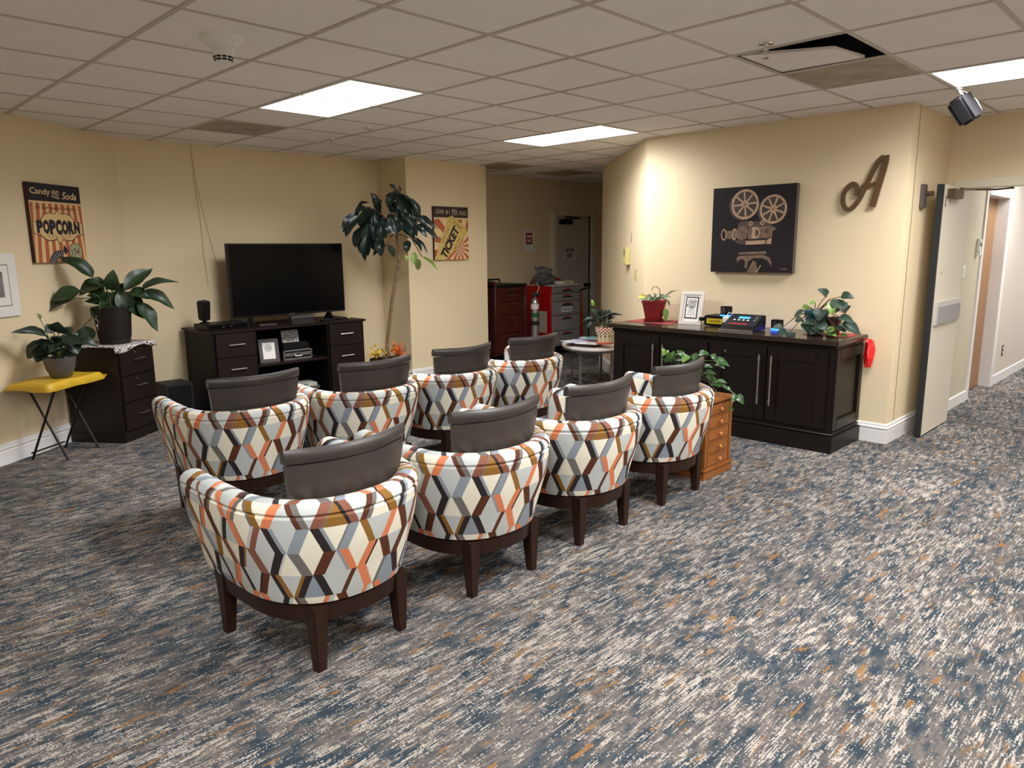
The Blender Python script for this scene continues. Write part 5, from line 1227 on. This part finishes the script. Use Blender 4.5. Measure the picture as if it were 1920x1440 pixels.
P0 = [(-w_, -.10, .004), (w_, -.10, .004), (w_, .13, .004), (-w_, .13, .004), (-w_, -.10, .018), (w_, -.10, .018), (w_, .13, .125), (-w_, .13, .125)]
MB().quadbox(P0).build('housing', BLACK, t, bevel=.005)
sl = math.atan2(.107, .23); Ms = Matrix.Translation((0, .015, .0725)) @ Matrix.Rotation(sl, 4, 'X')
for nm, (x0, x1, y0, y1), z, mm in (('screen', (-.135, .135, -.075, .115), .001, mat('screen_grey', (44, 44, 48), .15)), ('blue_menu', (-.06, .04, .045, .075), .0016, mat('screen_blue', (60, 140, 210), .4, emit=.8)), ('red_caption', (-.10, .06, -.05, -.035), .0016, mat('screen_red', (190, 50, 46), .4))):
    o = MB().box(x0, x1, y0, y1, z-.001, z+.0004).build(nm, mm, t); o.matrix_local = Ms
o = MB()
for k in range(4): o.box(-.09+k*.04, -.072+k*.04, .012, .028, .001, .002)
for k in range(3): o.box(.085, .105, .02+k*.03, .024+k*.03, .001, .002)
o = o.build('screen_icons', WHITEP, t); o.matrix_local = Ms
MB().box(-w_, w_, -.106, -.098, .002, .016).build('front_trim', STEEL, t)
ivy = [(0.155,0.308,0.082,0.358,0.043),(0.25,0.304,0.341,0.292,0.051),(0.239,0.286,0.218,0.182,0.065),(0.246,0.255,0.283,0.189,0.054),(0.293,0.179,0.324,0.241,0.045),(0.248,0.152,0.352,0.114,0.043),(0.27,0.111,0.402,0.022,0.062),(0.106,0.211,0.107,0.117,0.06),(0.189,0.254,0.193,0.166,0.048,1),(-0.002,0.198,-0.07,0.147,0.026),(-0.016,0.219,0.043,0.215,0.028,1),(0.064,0.267,0.036,0.246,0.028,1),(-0.01,0.13,-0.06,0.105,0.04),(-0.177,0.03,-0.106,0.008,0.045),(-0.09,0.03,-0.093,-0.03,0.051),(-0.147,0.062,-0.22,0.06,0.037),(-0.009,0.104,0.051,0.012,0.051),(0.051,0.084,0.144,0.012,0.062),(0.088,0.111,-0.008,0.096,0.037),(0.109,0.091,0.174,0.051,0.057),(0.226,0.063,0.151,0.03,0.034,1),(0.269,0.012,0.32,0.008,0.028,1),(0.16,0.01,0.205,0.008,0.023,1),(0.206,0.02,0.236,0.008,0.028,1),(0.229,0.084,0.303,0.04,0.051),(0.179,0.051,0.234,0.012,0.04),(0.081,0.069,0.056,0.012,0.045)]
ivy = [(r[0]-.09, r[1], r[2]-.09, r[3], *r[4:]) for r in ivy]
t = plant('trailing_ivy', 'trailing philodendron in a teal pot on the credenza end', (5.60, 2.26, KZ+.003), -1.1727, ivy, ('ivy', 'ivyl'), (.0, .02, .17), 1.6, .05, yoff=-.075, stem=STEMB, sr=.003)
for o in list(t.children):
    pass
MB().lathe([(.062, .075), (.07, .08), (.088, .165), (.092, .17), (.092, .19), (.084, .19), (.08, .16)], 28, (0, .03)).build('teal_pot', mat('teal_glaze', (30, 84, 96), .3), t, smooth=True); MB().lathe([(.055, 0), (.06, .006), (.058, .074), (.05, .075)], 24, (0, .03)).build('pot_stand', DKFR, t); MB().lathe([(.079, .16), (.082, .166)], 20, (0, .03)).build('soil', SOIL, t)
MB().lathe([(.04, 0), (.045, .004), (.058, .13), (.06, .14), (.054, .14), (.05, .12)], 24, (.125, .03)).build('maroon_pot', mat('maroon_glaze', (60, 22, 26), .3), t, smooth=True)
# red bag hanging off the end
t = thing('red_bag', 'small red plastic bag hanging behind the credenza end', 'bag', (5.86, 1.94, .70), 0)
rr = random.Random(8); mb = MB().lathe([(.03, -.09), (.05, -.085), (.056, -.03), (.052, .05), (.045, .10), (.02, .115)], 14)
mb.v = [(x*rr.uniform(.55, 1.3), y*.55*rr.uniform(.5, 1.5), z+rr.uniform(-.015, .015)) for x, y, z in mb.v]; mb.build('bag', mat('red_film', (214, 34, 34), .3), t); MB().tube([(.0, 0, .10), (-.01, .02, .125), (0, .05, .12)], .006, 5).build('tie', MATS['red_film'], t)

# ------------------------------------------------------------------ small chest with pothos
t = thing('drawer_chest', 'small honey oak chest of five drawers between armchair and credenza', 'chest', (4.16, 2.36, 0), 0)
cw, cd, cz = .35, .42, .535
MB().box(-.012, cw+.012, -.012, cd, 0, .055).build('plinth', HONEY, t, bevel=.003); MB().prism([(-.02, -.02), (cw+.02, -.02), (cw+.02, cd), (-.02, cd)], .055, .075).build('plinth_moulding', HONEY, t, bevel=.006)
MB().box(.0, cw, .0, cd, .075, cz-.02).build('carcass', HONEY, t, bevel=.002); MB().box(-.016, cw+.016, -.018, cd, cz-.022, cz).build('top', HONEY, t, bevel=.006)
for x in (.0, cw-.035): MB().box(x, x+.035, -.008, .004, .08, cz-.025).build('stile', HONEY, t, bevel=.003)
for k in range(5):
    z0 = .085+k*.086; dr = MB().box(.04, cw-.04, -.006, 0, z0, z0+.074).build('drawer', wood('honey_oak_drawer', (140, 84, 36), .4, .16, (.12, 1, 1), 30), t, bevel=.003)
    MB().cyl((cw/2, -.006, z0+.037), (cw/2, -.022, z0+.037), .005, n=10).lathe([(.002, 0), (.01, .003), (.013, .009), (.01, .015), (.003, .018)], 14).build('knob_blank', HONEY, dr).hide_render = True if False else False
    b_ = dr.children[0]; bpy.data.objects.remove(b_)
    kb = MB(); prof = [(.004, 0), (.005, .010), (.011, .014), (.0135, .020), (.011, .026), (.003, .029)]; kb.lathe(prof, 14)
    kb.v = [(cw/2+x, -.006-z, z0+.037+y) for x, y, z in kb.v]; kb.build('knob', wood('honey_knob', (190, 126, 66), .3, .1), dr, smooth=True)
    MB().box(.036, cw-.036, -.006, .002, z0-.012, z0-.002).build('rail', HONEY, t)
pot = [(-0.128,0.277,-0.146,0.326,0.036,1),(-0.128,0.284,-0.104,0.292,0.039,1),(-0.087,0.292,-0.084,0.217,0.05),(-0.022,0.308,-0.031,0.265,0.043),(0.024,0.281,-0.009,0.237,0.043,1),(-0.065,0.264,-0.07,0.31,0.036,1),(0.098,0.283,0.166,0.291,0.044),(0.039,0.231,0.099,0.265,0.036),(0.18,0.278,0.215,0.243,0.036),(0.208,0.243,0.299,0.214,0.043),(0.209,0.211,0.27,0.19,0.043),(0.136,0.195,0.2,0.19,0.029),(0.144,0.163,0.217,0.157,0.032),(0.171,0.153,0.18,0.111,0.036),(0.2,0.101,0.24,0.111,0.029),(0.191,0.09,0.249,0.073,0.03),(0.227,0.102,0.29,0.088,0.029),(0.242,0.081,0.287,0.053,0.029),(0.283,0.061,0.317,0.044,0.029),(0.352,0.01,0.403,-0.05,0.044),(0.345,0.013,0.324,-0.034,0.039),(0.316,-0.081,0.34,-0.098,0.018),(-0.045,0.286,0.01,0.273,0.043),(0.004,0.252,-0.064,0.236,0.043),(0.057,0.289,0.086,0.247,0.043),(-0.113,0.249,-0.126,0.216,0.036)]
t = plant('pothos', 'leafy pothos trailing from the small honey oak chest', (4.27, 2.60, .535), -1.0273, pot, ('poth', 'pothl'), (.0, 0, .15), 1.25, .07, sr=.0025)
MB().lathe([(.06, 0), (.066, .004), (.085, .14), (.09, .145), (.09, .16), (.082, .16), (.078, .13)], 28).build('pot', POTB, t, smooth=True); MB().lathe([(.077, .13), (.08, .14)], 20).build('soil', SOIL, t)
